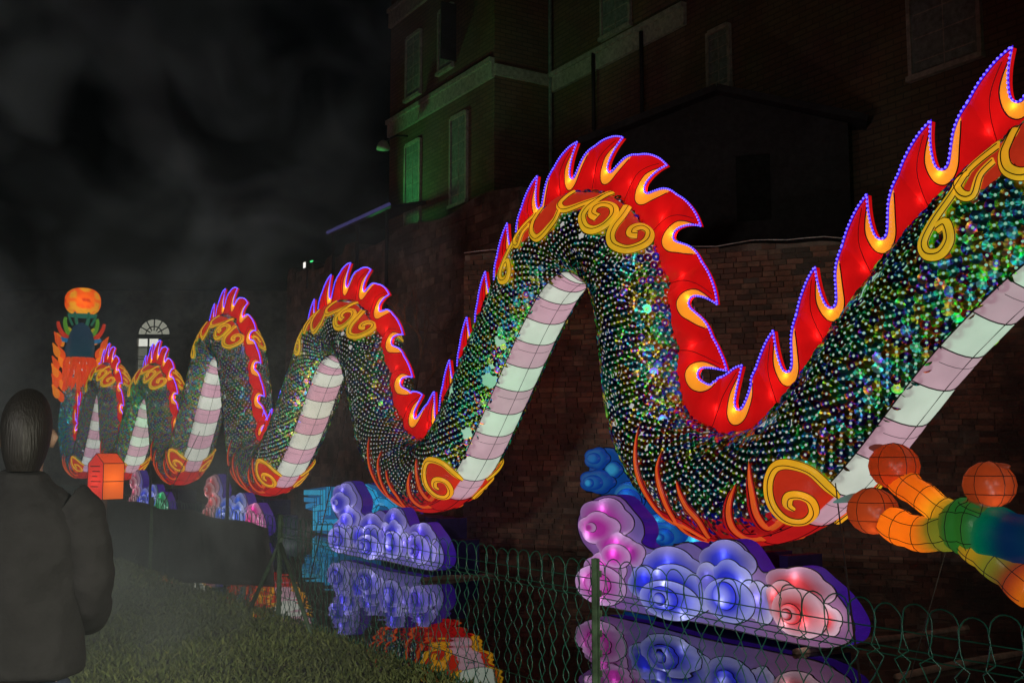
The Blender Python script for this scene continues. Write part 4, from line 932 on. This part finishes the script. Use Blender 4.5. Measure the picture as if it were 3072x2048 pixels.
def building():
    o = thing('brick_building', 'tall brick building with pale stone bands and shuttered windows above the wall', 'building')
    def wallq(pts, uv):
        me = mesh('wall', np.array(pts), [(0, 1, 2, 3)], M['bwall']); l = me.uv_layers.new(name='UVMap')
        for i, c in enumerate(uv): l.data[i].uv = c
        q = bpy.data.objects.new('wall', me); link(q, o)
    a0, _ = on_face(1168, 500); rec = at_depth(1657, 300, 41.0)
    zb, zt = 6.0, 26.0
    def FP(a, z, off=0., base=P1): return base+EU*a+BV*off+ZV*z
    wallq([FP(a0, zb), FP(0, zb), FP(0, zt), FP(a0, zt)], [(0, zb), (-a0, zb), (-a0, zt), (0, zt)])
    # return face across, then the long face to the right
    r = ray(1657, 600); rr = r[:2]; A2 = np.array([[NV[0], -r[0]], [NV[1], -r[1]]]); k = np.linalg.solve(A2, -P1[:2]); wdt = float(k[0])
    P2 = P1+NV*wdt
    wallq([P1+ZV*zb, P2+ZV*zb, P2+ZV*zt, P1+ZV*zt], [(0, zb), (wdt, zb), (wdt, zt), (0, zt)])
    LB = 26.; wallq([P2+ZV*zb, P2+EU*LB+ZV*zb, P2+EU*LB+ZV*zt, P2+ZV*zt], [(0, zb), (LB, zb), (LB, zt), (0, zt)])
    wallq([FP(a0, zb)+NV*12, FP(a0, zb), FP(a0, zt), FP(a0, zt)+NV*12], [(0, zb), (12, zb), (12, zt), (0, zt)])
    # bands
    def f3(x, y): return on_face(x, y, 0, P2)
    zb1 = (on_face(1172, 385)[1]+on_face(1480, 222)[1])/2
    def band(base, a, b, z, h, nm='stone_band'):
        mb = MB(); mb.box(base+EU*(a+b)/2+BV*.06+ZV*z, EU*(b-a)/2, NV*.075, ZV*h); mb.box(base+EU*(a+b)/2+BV*.10+ZV*(z+h+.08), EU*(b-a)/2, NV*.13, ZV*.09); mb.build(nm, M['stone'], o)
    band(P1, a0, 0, zb1, .30); ztop = on_face(1180, 60)[1]; band(P1, a0, 0, ztop, .35, 'cornice')
    z3 = (f3(1665, 250)[1]+f3(2060, 55)[1])/2; a3 = f3(2060, 55)[0]-float(np.dot(P2-P1, EU)); band(P2, .02, a3, z3, .30)
    mb = MB(); mb.box((P1+P2)/2+(-EU)*-.05+ZV*zb1, NV*wdt/2, EU*.05, ZV*.22); mb.build('stone_band', M['stone'], o)
    # windows: pale closed shutters in stone frames
    def win(base, x0, y0, x1, y1, off0):
        (ua, zA), (ub, zB) = on_face(x0, y0, 0, base), on_face(x1, y1, 0, base); s0 = float(np.dot(base-P1, EU)); ua -= s0; ub -= s0
        c = base+EU*(ua+ub)/2+ZV*(zA+zB)/2; hw, hh = abs(ub-ua)/2, abs(zA-zB)/2
        mb = MB(); mb.box(c+BV*.03, EU*hw, NV*.03, ZV*hh); wo = mb.build('window', M['shutter'], o)
        fm = MB()
        for q in (-1, 1): fm.box(c+EU*q*(hw+.06)+BV*.05, EU*.058, NV*.06, ZV*(hh+.1))
        fm.box(c+ZV*(hh+.08)+BV*.055, EU*(hw+.0), NV*.06, ZV*.078); fm.box(c-ZV*(hh+.08)+BV*.08, EU*(hw+.15), NV*.10, ZV*.07); fm.build('frame', M['stone'], wo)
        lm = MB(); lm.box(c+BV*.065, EU*.012, NV*.006, ZV*hh*.98)
        for q in np.linspace(-.8, .8, 5): lm.box(c+BV*.066+ZV*hh*q, EU*hw*.92, NV*.005, ZV*.015)
        lm.build('shutter_slats', M['stone'], wo)
    for q in ((1222, 445, 1260, 665), (1358, 365, 1400, 600), (1225, 125, 1262, 275), (1322, 45, 1358, 195)): win(P1, *q, 0)
    for q in ((1810, -90, 1890, 70), (2730, -120, 2940, 160), (2130, 110, 2190, 250)): win(P2, *q, 0)
    # open shutter and the floodlight arm
    c = FP(on_face(1368, 100)[0], on_face(1368, 100)[1], .35); mb = MB(); mb.box(c, BV*.35, EU*.03, ZV*1.2); mb.build('open_shutter', M['dark'], o)
    for x in (1793, 1938):
        a, z = f3(x, 250 if x < 1900 else 190); mb = MB(); mb.tube([P1+EU*a+NV*(wdt-.2)+ZV*(z-1.8), P1+EU*a+NV*(wdt-.2)+ZV*(z+1.1)], .07, 8); mb.build('pipe', M['dark'], o, True)
    mb = MB(); mb.tube([P2-EU*.0+BV*.15+EU*.12+ZV*zb, P2+BV*.15+EU*.12+ZV*zt], .08, 8); mb.build('downpipe', M['shutter'], o, True)
    mb = MB(); mb.box(P1+EU*(a0-.3)+NV*8+ZV*(zt+.2), EU*.001+EU*.3, NV*.1, ZV*.1); 
    mb = MB(); mb.box(P1+EU*(a0/2)+NV*6+ZV*(zt+.15), EU*(abs(a0)/2+.4), NV*6.5, ZV*.15); mb.box(P2+EU*LB/2+NV*4+ZV*(zt+.15), EU*LB/2, NV*4.5, ZV*.15); mb.build('roof', M['dark'], o)
    # hanging lamp on the corner
    l = thing('wall_lamp', 'small unlit lamp on a bracket at the edge of the tall brick building', 'lamp'); p = at_depth(1150, 435, 45); mb = MB(); mb.tube(catmull([p+np.array([1.0, .4, .5]), p+np.array([.5, .2, .45]), p+np.array([.05, 0, .12])], 4), .04, 6); mb.build('bracket', M['dark'], l, True)
    mb = MB(); mb.tube([p+ZV*.2, p+ZV*.1, p-ZV*.1, p-ZV*.2], [.08, .2, .28, .3], 10); mb.build('shade', M['stone'], l, True)
    return P2
P2 = building()
# dark gabled outhouse in front of the building
def shed():
    o = thing('gabled_outhouse', 'dark gabled outhouse between the brick wall and the tall building', 'outhouse'); c = at_depth(2160, 600, 29.0); t = np.array([.96, -.28, 0]); n2 = np.array([.28, .96, 0]); hw = 3.4; ze, zr = at_depth(2160, 400, 29)[2], at_depth(2160, 285, 29)[2]
    c = np.array([c[0], c[1], 0]); V = [c-t*hw+ZV*3, c+t*hw+ZV*3, c+t*hw+ZV*ze, c+ZV*zr, c-t*hw+ZV*ze]; V += [p+n2*2.0 for p in V]
    obj('wall', V, [(0, 1, 2, 3, 4), (5, 9, 8, 7, 6), (0, 5, 6, 1), (1, 6, 7, 2), (4, 9, 5, 0)], M['dark'], o)
    mb = MB()
    for sg in (1, -1):
        a = c+ZV*(zr+.1); b = c+t*sg*(hw+.5)+ZV*(ze-.12+.1); d = (b-a); m = (a+b)/2+n2*.9; up = np.cross(n2, d/np.linalg.norm(d)); mb.box(m, d/2, n2*1.3, up*.09)
    mb.build('roof', M['dark'], o)
    mb = MB(); q = at_depth(2310, 560, 28.8); mb.box(c+t*.9-n2*.03+ZV*(ze-1.6), t*.45, n2*.04, ZV*.9); mb.build('window', M['glass'], o)
shed()
# lean-to roof with a violet lit edge, left of the building
def lean():
    o = thing('canopy_roof', 'dark canopy roof with a violet lit edge beside the tall building', 'roof'); a, b = at_depth(985, 700, 50), at_depth(1172, 615, 44); d = b-a; up = np.array([0, 0, .14]); back = NV*5+ZV*1.2
    V = [a, b, b+back, a+back, a-up, b-up, b+back-up, a+back-up]; obj('roof_sheet', V, [(0, 1, 2, 3), (4, 7, 6, 5), (0, 4, 5, 1), (1, 5, 6, 2), (2, 6, 7, 3), (3, 7, 4, 0)], M['dark'], o)
    P = [a+d*q+BV*.06+ZV*.03 for q in np.linspace(.0, 1, 12)]; V, F, _ = tube(P, .07, 6); obj('glowing_edge', V, F, emissive('violet edge glow', (.10, .09, .30), .35), o, True)  # violet light on the roof edge put in as a glowing tube
    for q in (.1, .5, .95): mb = MB(); mb.tube([a+d*q-up, np.array([*(a+d*q)[:2], 5.])], .08, 6); mb.build('post', M['dark'], o)
lean()
# floodlight on the terrace
def flood():
    o = thing('floodlight', 'small lit floodlight with a green pilot lamp on the stone terrace', 'floodlight'); p = at_depth(922, 796, 46.0); mb = MB(); mb.box(p, EU*.22, NV*.12, ZV*.18); mb.tube([p-ZV*.18, p-ZV*1.0], .04, 6); mb.build('housing', M['dark'], o)
    mb = MB(); mb.box(p+BV*.13, EU*.12, NV*.012, ZV*.12); mb.build('lens', emissive('lamp lens', (1, .97, .9), 1.1), o); mb = MB(); mb.box(p+EU*.5+ZV*.1, EU*.12, NV*.03, ZV*.025); mb.build('pilot_lamp', emissive('pilot', (.1, 1, .3), .9), o)
flood()
# palace far across with a lit arched window
def palace():
    o = thing('palace', 'dark far building with one lit arched window behind the far arches', 'building'); Y = 78.; c = at_depth(460, 1020, Y); t = np.array([1., 0, 0]); w_, zc_ = 1.18, at_depth(460, 1003, Y)[2]; zb_ = zc_-3.6
    bx = MB(); L_, Rr = c[0]-26, c[0]+22; zt_ = zc_+3.2
    # wall with an arched opening: jambs, sill wall, arch spandrels
    bx.box(((L_+c[0]-w_)/2, Y+.3, zt_/2), ((c[0]-w_-L_)/2, 0, 0), (0, .3, 0), (0, 0, zt_/2)); bx.box(((Rr+c[0]+w_)/2, Y+.3, zt_/2), ((Rr-c[0]-w_)/2, 0, 0), (0, .3, 0), (0, 0, zt_/2)); bx.box((c[0], Y+.3, zb_/2), (w_, 0, 0), (0, .3, 0), (0, 0, zb_/2))
    ar = [(c[0]+w_*math.cos(a), zc_+w_*math.sin(a)) for a in np.linspace(0, PI, 17)]
    for (x0, z0), (x1, z1) in zip(ar[:-1], ar[1:]): bx.add([(x0, Y, z0), (x1, Y, z1), (x1, Y, zt_), (x0, Y, zt_), (x0, Y+.6, z0), (x1, Y+.6, z1), (x1, Y+.6, zt_), (x0, Y+.6, zt_)], [(0, 3, 2, 1), (4, 5, 6, 7), (0, 1, 5, 4)])
    bx.build('wall', M['mortar'], o); mb = MB(); mb.box((c[0], Y+3, zt_+.3), (25, 0, 0), (0, 3.4, 0), (0, 0, .3)); mb.build('roof', M['dark'], o)
    wo = MB(); fr = .07
    for a0_, a1_ in zip(np.linspace(0, PI, 17)[:-1], np.linspace(0, PI, 17)[1:]): wo.tube([(c[0]+w_*math.cos(a0_), Y+.1, zc_+w_*math.sin(a0_)), (c[0]+w_*math.cos(a1_), Y+.1, zc_+w_*math.sin(a1_))], fr, 5)
    for a in np.linspace(PI/6, 5*PI/6, 5): wo.tube([(c[0]+.3*math.cos(a), Y+.1, zc_+.3*math.sin(a)), (c[0]+w_*math.cos(a), Y+.1, zc_+w_*math.sin(a))], .045, 4)
    wo.tube([(c[0]+.6*math.cos(a), Y+.1, zc_+.6*math.sin(a)) for a in np.linspace(0, PI, 13)], .04, 4); wo.box((c[0], Y+.1, zc_-.12), (w_, 0, 0), (0, .06, 0), (0, 0, .14))
    for k in (-.33, .33): wo.box((c[0]+k*w_, Y+.1, (zb_+zc_)/2), (.04, 0, 0), (0, .05, 0), (0, 0, (zc_-zb_)/2))
    for z in np.linspace(zb_, zc_, 5)[1:-1]: wo.box((c[0], Y+.105, z), (w_, 0, 0), (0, .04, 0), (0, 0, .035))
    fo = wo.build('window_frame', M['dark'], o)
    e1 = emissive('lit lunette glass', (.62, .62, .50), .42); e2 = emissive('bright pane glass', (1, 1, .88), .75); e3 = emissive('dim pane glass', (.30, .30, .24), .35)
    lun = [(c[0], Y+.25, zc_)]+[(x, Y+.25, z) for x, z in ar]; obj('pane', lun, [(0, i+1, i) for i in range(1, 17)], e1, fo)
    zz = np.linspace(zb_, zc_-.26, 6); xx = np.linspace(c[0]-w_, c[0]+w_, 4)
    for i in range(5):
        for k in range(3):
            m_ = e2 if (i, k) in ((4, 0), (4, 1)) else (e3 if k < 2 or i % 2 else M['glass'])
            obj('pane', [(xx[k]+.04, Y+.25, zz[i]+.03), (xx[k+1]-.04, Y+.25, zz[i]+.03), (xx[k+1]-.04, Y+.25, zz[i+1]-.03), (xx[k]+.04, Y+.25, zz[i+1]-.03)], [(0, 1, 2, 3)], m_, fo)
palace()
# leafless tree growing at the foot of the wall
def tree():
    o = thing('bare_tree', 'leafless thin-branched tree at the foot of the brick wall behind the dragon', 'tree'); b = at_depth(1240, 1330, 25.5); b[2] = -.2; rr = random.Random(3); tk = MB(); br = MB()
    P = catmull([b, b+np.array([.1, 0, 1.6]), b+np.array([-.05, .1, 3.2]), b+np.array([.2, 0, 5.0])], 5); tk.tube(P, np.linspace(.11, .03, len(P)), 6); tk.build('trunk', M['pole'], o, True)
    def grow(p, d, l, r, k):
        q = p+d*l*.5+np.array([rr.gauss(0, .05), rr.gauss(0, .05), rr.gauss(0, .05)]); e = p+d*l; br.tube(catmull([p, q, e], 3), np.linspace(r, r*.5, 7), 4)
        if k:
            for _ in range(3):
                nd = d+np.array([rr.gauss(0, .5), rr.gauss(0, .35), rr.gauss(.15, .35)]); nd /= np.linalg.norm(nd); grow(p+d*l*rr.uniform(.5, 1), nd, l*rr.uniform(.55, .8), r*.55, k-1)
    for i in range(3, len(P), 1):
        a = rr.uniform(0, 2*PI); d = np.array([math.cos(a)*.8, math.sin(a)*.5, .7]); d /= np.linalg.norm(d); grow(P[i], d, rr.uniform(.8, 1.4), .03, 3)
    br.build('crown', M['pole'], o, False)
tree()

# ------------------------------------------------------------------ person watching from the bank
def person():
    o = thing('person', 'person in a dark hip-length coat and blue jeans, seen from behind on the bank', 'person')
    Y = 4.0; cx = (84-1536)/FSRC*Y; G = .585
    fw = np.array([-.25, .97, 0]); sd = np.array([.97, .25, 0]); base = np.array([cx, Y, G])
    def P(s, f, z): return base+sd*s+fw*f+ZV*z
    # one continuous body: skeleton skinned, fingers included
    vs = [P(0, 0, .92), P(0, .0, 1.12), P(0, .01, 1.32), P(0, .0, 1.44), P(0, .02, 1.52), P(0, .03, 1.60), P(0, .035, 1.70), P(0, .03, 1.76)]; rs = [(.15, .11), (.14, .10), (.16, .11), (.11, .09), (.058, .058), (.066, .075), (.075, .09), (.05, .06)]; es = [(i, i+1) for i in range(7)]
    for s in (1, -1):
        b = len(vs); vs += [P(s*.15, 0, 1.39), P(s*.235, .0, 1.16), P(s*.21, .16, .98), P(s*.17, .25, 1.0), P(s*.155, .31, 1.01)]; rs += [(.045, .045), (.042, .042), (.035, .035), (.035, .022), (.036, .016)]; es += [(3, b), (b, b+1), (b+1, b+2), (b+2, b+3), (b+3, b+4)]
        for k, (dx, ln) in enumerate(((-.028, .062), (-.010, .072), (.010, .066), (.028, .05))):
            c = len(vs); vs += [P(s*.155+dx, .345, 1.012), P(s*.155+dx, .345+ln*.6, 1.0), P(s*.155+dx, .345+ln*.75, .972)]; rs += [(.010, .010), (.009, .009), (.008, .008)]; es += [(b+4, c), (c, c+1), (c+1, c+2)]
        c = len(vs); vs += [P(s*.155-s*.04, .29, 1.03), P(s*.155-s*.055, .33, 1.035)]; rs += [(.012, .012), (.009, .009)]; es += [(b+3, c), (c, c+1)]
        b = len(vs); vs += [P(s*.095, 0, .86), P(s*.105, .02, .48), P(s*.11, -.01, .09), P(s*.115, .12, .035)]; rs += [(.088, .088), (.062, .062), (.042, .045), (.045, .03)]; es += [(0, b), (b, b+1), (b+1, b+2), (b+2, b+3)]
    me = bpy.data.meshes.new('body'); me.from_pydata([tuple(v) for v in vs], es, []); ob = bpy.data.objects.new('body', me); link(ob, o); me.materials.append(M['skin'])
    sk = ob.modifiers.new('skin', 'SKIN'); sk.use_smooth_shade = True
    for i, r in enumerate(rs): me.skin_vertices[0].data[i].radius = r
    me.skin_vertices[0].data[0].use_root = True
    ob.modifiers.new('sub', 'SUBSURF').levels = 1; ob.modifiers['sub'].render_levels = 1
    def loft(name, rings, mat, n=26, cap=True, fold=.012):
        V = []
        for j, (cs, cf, z, rx, rf) in enumerate(rings):
            for k in range(n):
                a = 2*PI*k/n; f_ = 1+fold*math.sin(a*7+j*1.3)+fold*.7*math.sin(a*3-j*2.1); V.append(P(cs+rx*f_*math.cos(a), cf+rf*f_*math.sin(a), z))
        F = [(i*n+k, i*n+(k+1) % n, (i+1)*n+(k+1) % n, (i+1)*n+k) for i in range(len(rings)-1) for k in range(n)]
        if cap: F += [tuple(range(n))[::-1], tuple((len(rings)-1)*n+k for k in range(n))]
        q = obj(name, V, F, mat, o, True); q.modifiers.new('sub', 'SUBSURF').render_levels = 1; return q
    ct = loft('coat', [(0, 0, .825, .236, .182), (0, 0, .845, .242, .188), (0, 0, .92, .236, .180), (0, .0, 1.02, .222, .168), (0, 0, 1.15, .215, .165), (0, .0, 1.28, .228, .168), (0, 0, 1.38, .225, .155), (0, 0, 1.455, .19, .125), (0, .01, 1.50, .115, .10), (0, .005, 1.53, .088, .092), (0, .0, 1.56, .090, .094)], M['coat'], fold=.018)
    for s in (1, -1):
        ctrl = np.array([P(s*.15, 0, 1.425), P(s*.20, -.01, 1.38), P(s*.232, -.02, 1.26), P(s*.243, -.005, 1.12), P(s*.232, .08, 1.02), P(s*.21, .2, .985)]); Q = catmull(ctrl, 4); r = np.interp(np.linspace(0, 1, len(Q)), [0, .15, .5, .8, 1], [.09, .098, .083, .074, .058]); r = r*(1+.05*np.sin(np.arange(len(Q))*1.9)); mb = MB(); mb.tube(Q, r, 14); mb.build('sleeve', M['coat'], ct, True)
        loft('trouser_leg', [(s*.11, .0, .05, .075, .085), (s*.108, .0, .12, .078, .085), (s*.105, .01, .46, .088, .095), (s*.10, 0, .66, .105, .115), (s*.095, 0, .84, .115, .14)], M['jeans'], 18)
        mb = MB(); mb.tube(catmull([P(s*.115, -.07, .05), P(s*.115, .02, .055), P(s*.12, .13, .035), P(s*.12, .19, .03)], 3), np.interp(np.linspace(0, 1, 10), [0, .3, .8, 1], [.045, .055, .045, .02]), 10); mb.build('shoe', M['hair'], o, True)
    n = 18; V = []; rings = [(1.555, .055, .06, -.035), (1.60, .074, .09, -.022), (1.66, .086, .108, -.005), (1.73, .094, .116, .005), (1.80, .080, .098, .015), (1.85, .045, .05, .025), (1.86, .01, .01, .025)]
    for j, (z, rx, rf, cf) in enumerate(rings):
        for k in range(n): a = 2*PI*k/n; f_ = 1+.035*math.sin(a*5+j); fr = rf*(.62 if math.sin(a) > .2 and j < 4 else 1); V.append(P(rx*f_*math.cos(a), cf+fr*math.sin(a)*f_, z))
    F = [(i*n+k, i*n+(k+1) % n, (i+1)*n+(k+1) % n, (i+1)*n+k) for i in range(len(rings)-1) for k in range(n)]; hq = obj('hair', V, F, M['hair'], o, True); hq.modifiers.new('sub', 'SUBSURF').render_levels = 1
    tx = bpy.data.textures.new('cloth folds', 'CLOUDS'); tx.noise_scale = .13; tx.noise_depth = 2
    for q in [ct]+list(ct.children):
        if not q.modifiers: q.modifiers.new('sub', 'SUBSURF')
        q.modifiers['sub' if 'sub' in q.modifiers else q.modifiers[0].name].render_levels = 2
        dm = q.modifiers.new('folds', 'DISPLACE'); dm.texture = tx; dm.strength = .035; dm.mid_level = .5; dm.texture_coords = 'GLOBAL'
    # face on the far side: nose, ears, eyes, mouth
    mb = MB(); mb.tube([P(0, .115, 1.69), P(0, .135, 1.655), P(0, .118, 1.64)], [.010, .016, .012], 8); mb.build('nose', M['skin'], o, True)
    for s in (1, -1):
        mb = MB(); mb.tube([P(s*.082, .03, 1.705), P(s*.092, .018, 1.68), P(s*.082, .025, 1.645)], [.010, .017, .010], 8); mb.build('ear', M['skin'], o, True)
person()

# ------------------------------------------------------------------ unseen floodlights of the show, added fill and glint spots, smoke
spot('grass_fill', (2.2, -.6, 2.9), (-1.6, 6.2, .6), 1500, (1, .95, .75), 46, 1., .2)  # unseen spot added to brighten the grass
spot('smoke_fill', (-6.0, -4.0, 5.0), (-4.4, 8, 2.2), 2000, (1, .95, .84), 74, 1., .35)  # unseen spot added to light the smoke, bank and fence
spot('wall_fill', tuple(O+EU*6+NV*2.2+ZV*.6), tuple(WA+WT*WL*.45+ZV*2.6), 260, (1, .86, .74), 58, 1., .3)  # unseen soft spot added to brighten the brick wall
for i, (du, db, z, pw) in enumerate(((4.5, 3.2, .35, 45), (3.2, 3.0, .35, 130), (3.4, 3.0, .3, 190), (3.4, 3.0, .3, 190), (3.4, 3.0, .3, 190))):  # unseen spots added at each bend to make the discs glint
    t_ = troughs[5-i]; tgt = frame(np.array(float(S_TR[5-i]+3.6)))[0]
    spot('glint_spot', tuple(O+EU*(t_+du+2.2)+BV*db+ZV*z), tuple(tgt), pw, (1, .96, .9), 62, .8, .05)
    spot('glint_spot', tuple(O+EU*(t_+du+3.5)+BV*(db+2.6)+ZV*(z+.6)), tuple(tgt), pw*1.6, (1, .96, .9), 58, .8, .05)
spot('white_floodlight', (5.5, .5, 3.2), tuple(frame(np.array(float(S_APEX[4]+2.5)))[0]), 200, (1, .95, .9), 62, .7, .06)
spot('white_floodlight', (1.5, 1.0, 1.4), tuple(frame(np.array(float(S_TR[5]+1.5)))[0]), 120, (1, .95, .9), 70, .7, .06)
gt = frame(np.array(float(S_APEX[4]-3.2)))[0]; spot('green_floodlight', tuple(O+EU*1.6+BV*3.0+ZV*.3), tuple(gt), 170, (.02, 1, .35), 30, .8, .06)
gt = frame(np.array(float(S_APEX[5]-2.0)))[0]; spot('green_floodlight', tuple(O+EU*8.5+BV*3.0+ZV*1.0), tuple(gt), 150, (.02, 1, .45), 44, .8, .06)
gt = frame(np.array(float(S_APEX[1]-1.5)))[0]; spot('green_floodlight', tuple(O+EU*-27+BV*3.0+ZV*.4), tuple(gt), 150, (.02, 1, .35), 40, .8, .06)
gt = frame(np.array(5.0))[0]; spot('teal_floodlight', tuple(O+EU*-44+BV*3.5+ZV*.6), tuple(gt), 700, (.0, .6, 1), 34, .8, .06)
spot('green_facade_floodlight', tuple(P1+EU*-8.5+BV*3.2+ZV*12.3), tuple(P1+EU*-4.5+ZV*15.5), 300, (.12, .85, .22), 95, .9, .2)
spot('facade_floodlight', tuple(P2+EU*2.0+BV*6+ZV*13), tuple(P2+EU*2+ZV*21), 110, (.2, .8, .3), 90, .9, .2)
def smoke():
    x0, x1, y0, y1, z0, z1 = -13., .6, 2.4, 15., .15, 9.5
    V = [(x0, y0, z0), (x1, y0, z0), (x1, y1, z0), (x0, y1, z0), (x0, y0, z1), (x1, y0, z1), (x1, y1, z1), (x0, y1, z1)]
    m, nt, out = newmat('drifting smoke'); L = nt.links.new
    tc = N(nt, 'ShaderNodeTexCoord'); mp = N(nt, 'ShaderNodeMapping'); mp.inputs['Scale'].default_value = (1, .7, .95); L(tc.outputs['Object'], mp.inputs[0])
    no = N(nt, 'ShaderNodeTexNoise', i_Scale=.62, i_Detail=3.0, i_Roughness=.5, i_Distortion=1.3); L(mp.outputs[0], no.inputs['Vector'])
    mr = N(nt, 'ShaderNodeMapRange', i_1=.535, i_2=.68, i_3=0., i_4=1.); L(no.outputs['Fac'], mr.inputs['Value'])
    n2 = N(nt, 'ShaderNodeTexNoise', i_Scale=.17, i_Detail=1.0); L(mp.outputs[0], n2.inputs['Vector'])
    m2 = N(nt, 'ShaderNodeMapRange', i_1=.42, i_2=.62, i_3=.02, i_4=1.); L(n2.outputs['Fac'], m2.inputs['Value'])
    wm = N(nt, 'ShaderNodeMath', operation='MULTIPLY'); L(mr.outputs['Result'], wm.inputs[0]); L(m2.outputs['Result'], wm.inputs[1])
    sp = N(nt, 'ShaderNodeSeparateXYZ'); L(tc.outputs['Generated'], sp.inputs[0]); prod = wm.outputs[0]
    low = N(nt, 'ShaderNodeMapRange', i_1=.40, i_2=.05, i_3=0., i_4=.10); L(sp.outputs[2], low.inputs['Value'])
    pf = N(nt, 'ShaderNodeVectorMath', operation='DISTANCE'); L(tc.outputs['Object'], pf.inputs[0]); pf.inputs[1].default_value = (-1.9, 3.4, 1.9)
    pm = N(nt, 'ShaderNodeMapRange', i_1=1.5, i_2=.2, i_3=0., i_4=.55); L(pf.outputs['Value'], pm.inputs['Value'])
    pn = N(nt, 'ShaderNodeMath', operation='MULTIPLY'); L(pm.outputs[0], pn.inputs[0]); L(n2.outputs['Fac'], pn.inputs[1])
    pa = N(nt, 'ShaderNodeMath', operation='ADD'); L(prod, pa.inputs[0]); L(pn.outputs[0], pa.inputs[1]); prod = pa.outputs[0]
    add = N(nt, 'ShaderNodeMath', operation='ADD'); L(prod, add.inputs[0]); L(low.outputs[0], add.inputs[1]); prod = add.outputs[0]
    for ax, lo, hi in ((0, 0., .15), (0, .93, .50), (1, 0., .1), (1, 1., .8), (2, 1., .6), (2, 0., .05)):
        f_ = N(nt, 'ShaderNodeMapRange', i_1=lo, i_2=hi, i_3=0., i_4=1.); L(sp.outputs[ax], f_.inputs['Value'])
        mu = N(nt, 'ShaderNodeMath', operation='MULTIPLY'); L(prod, mu.inputs[0]); L(f_.outputs[0], mu.inputs[1]); prod = mu.outputs[0]
    de = N(nt, 'ShaderNodeMath', operation='MULTIPLY'); L(prod, de.inputs[0]); de.inputs[1].default_value = .62
    pv = N(nt, 'ShaderNodeVolumePrincipled'); pv.inputs['Color'].default_value = (.80, .93, 1.0, 1); L(de.outputs[0], pv.inputs['Density']); L(pv.outputs[0], out.inputs['Volume'])
    o = obj('smoke', V, [(0, 3, 2, 1), (4, 5, 6, 7), (0, 1, 5, 4), (1, 2, 6, 5), (2, 3, 7, 6), (3, 0, 4, 7)], m, None, False, None, 'stuff'); o['label'] = 'thin grey smoke drifting over the bank and the far arches'; o['category'] = 'smoke'
smoke()
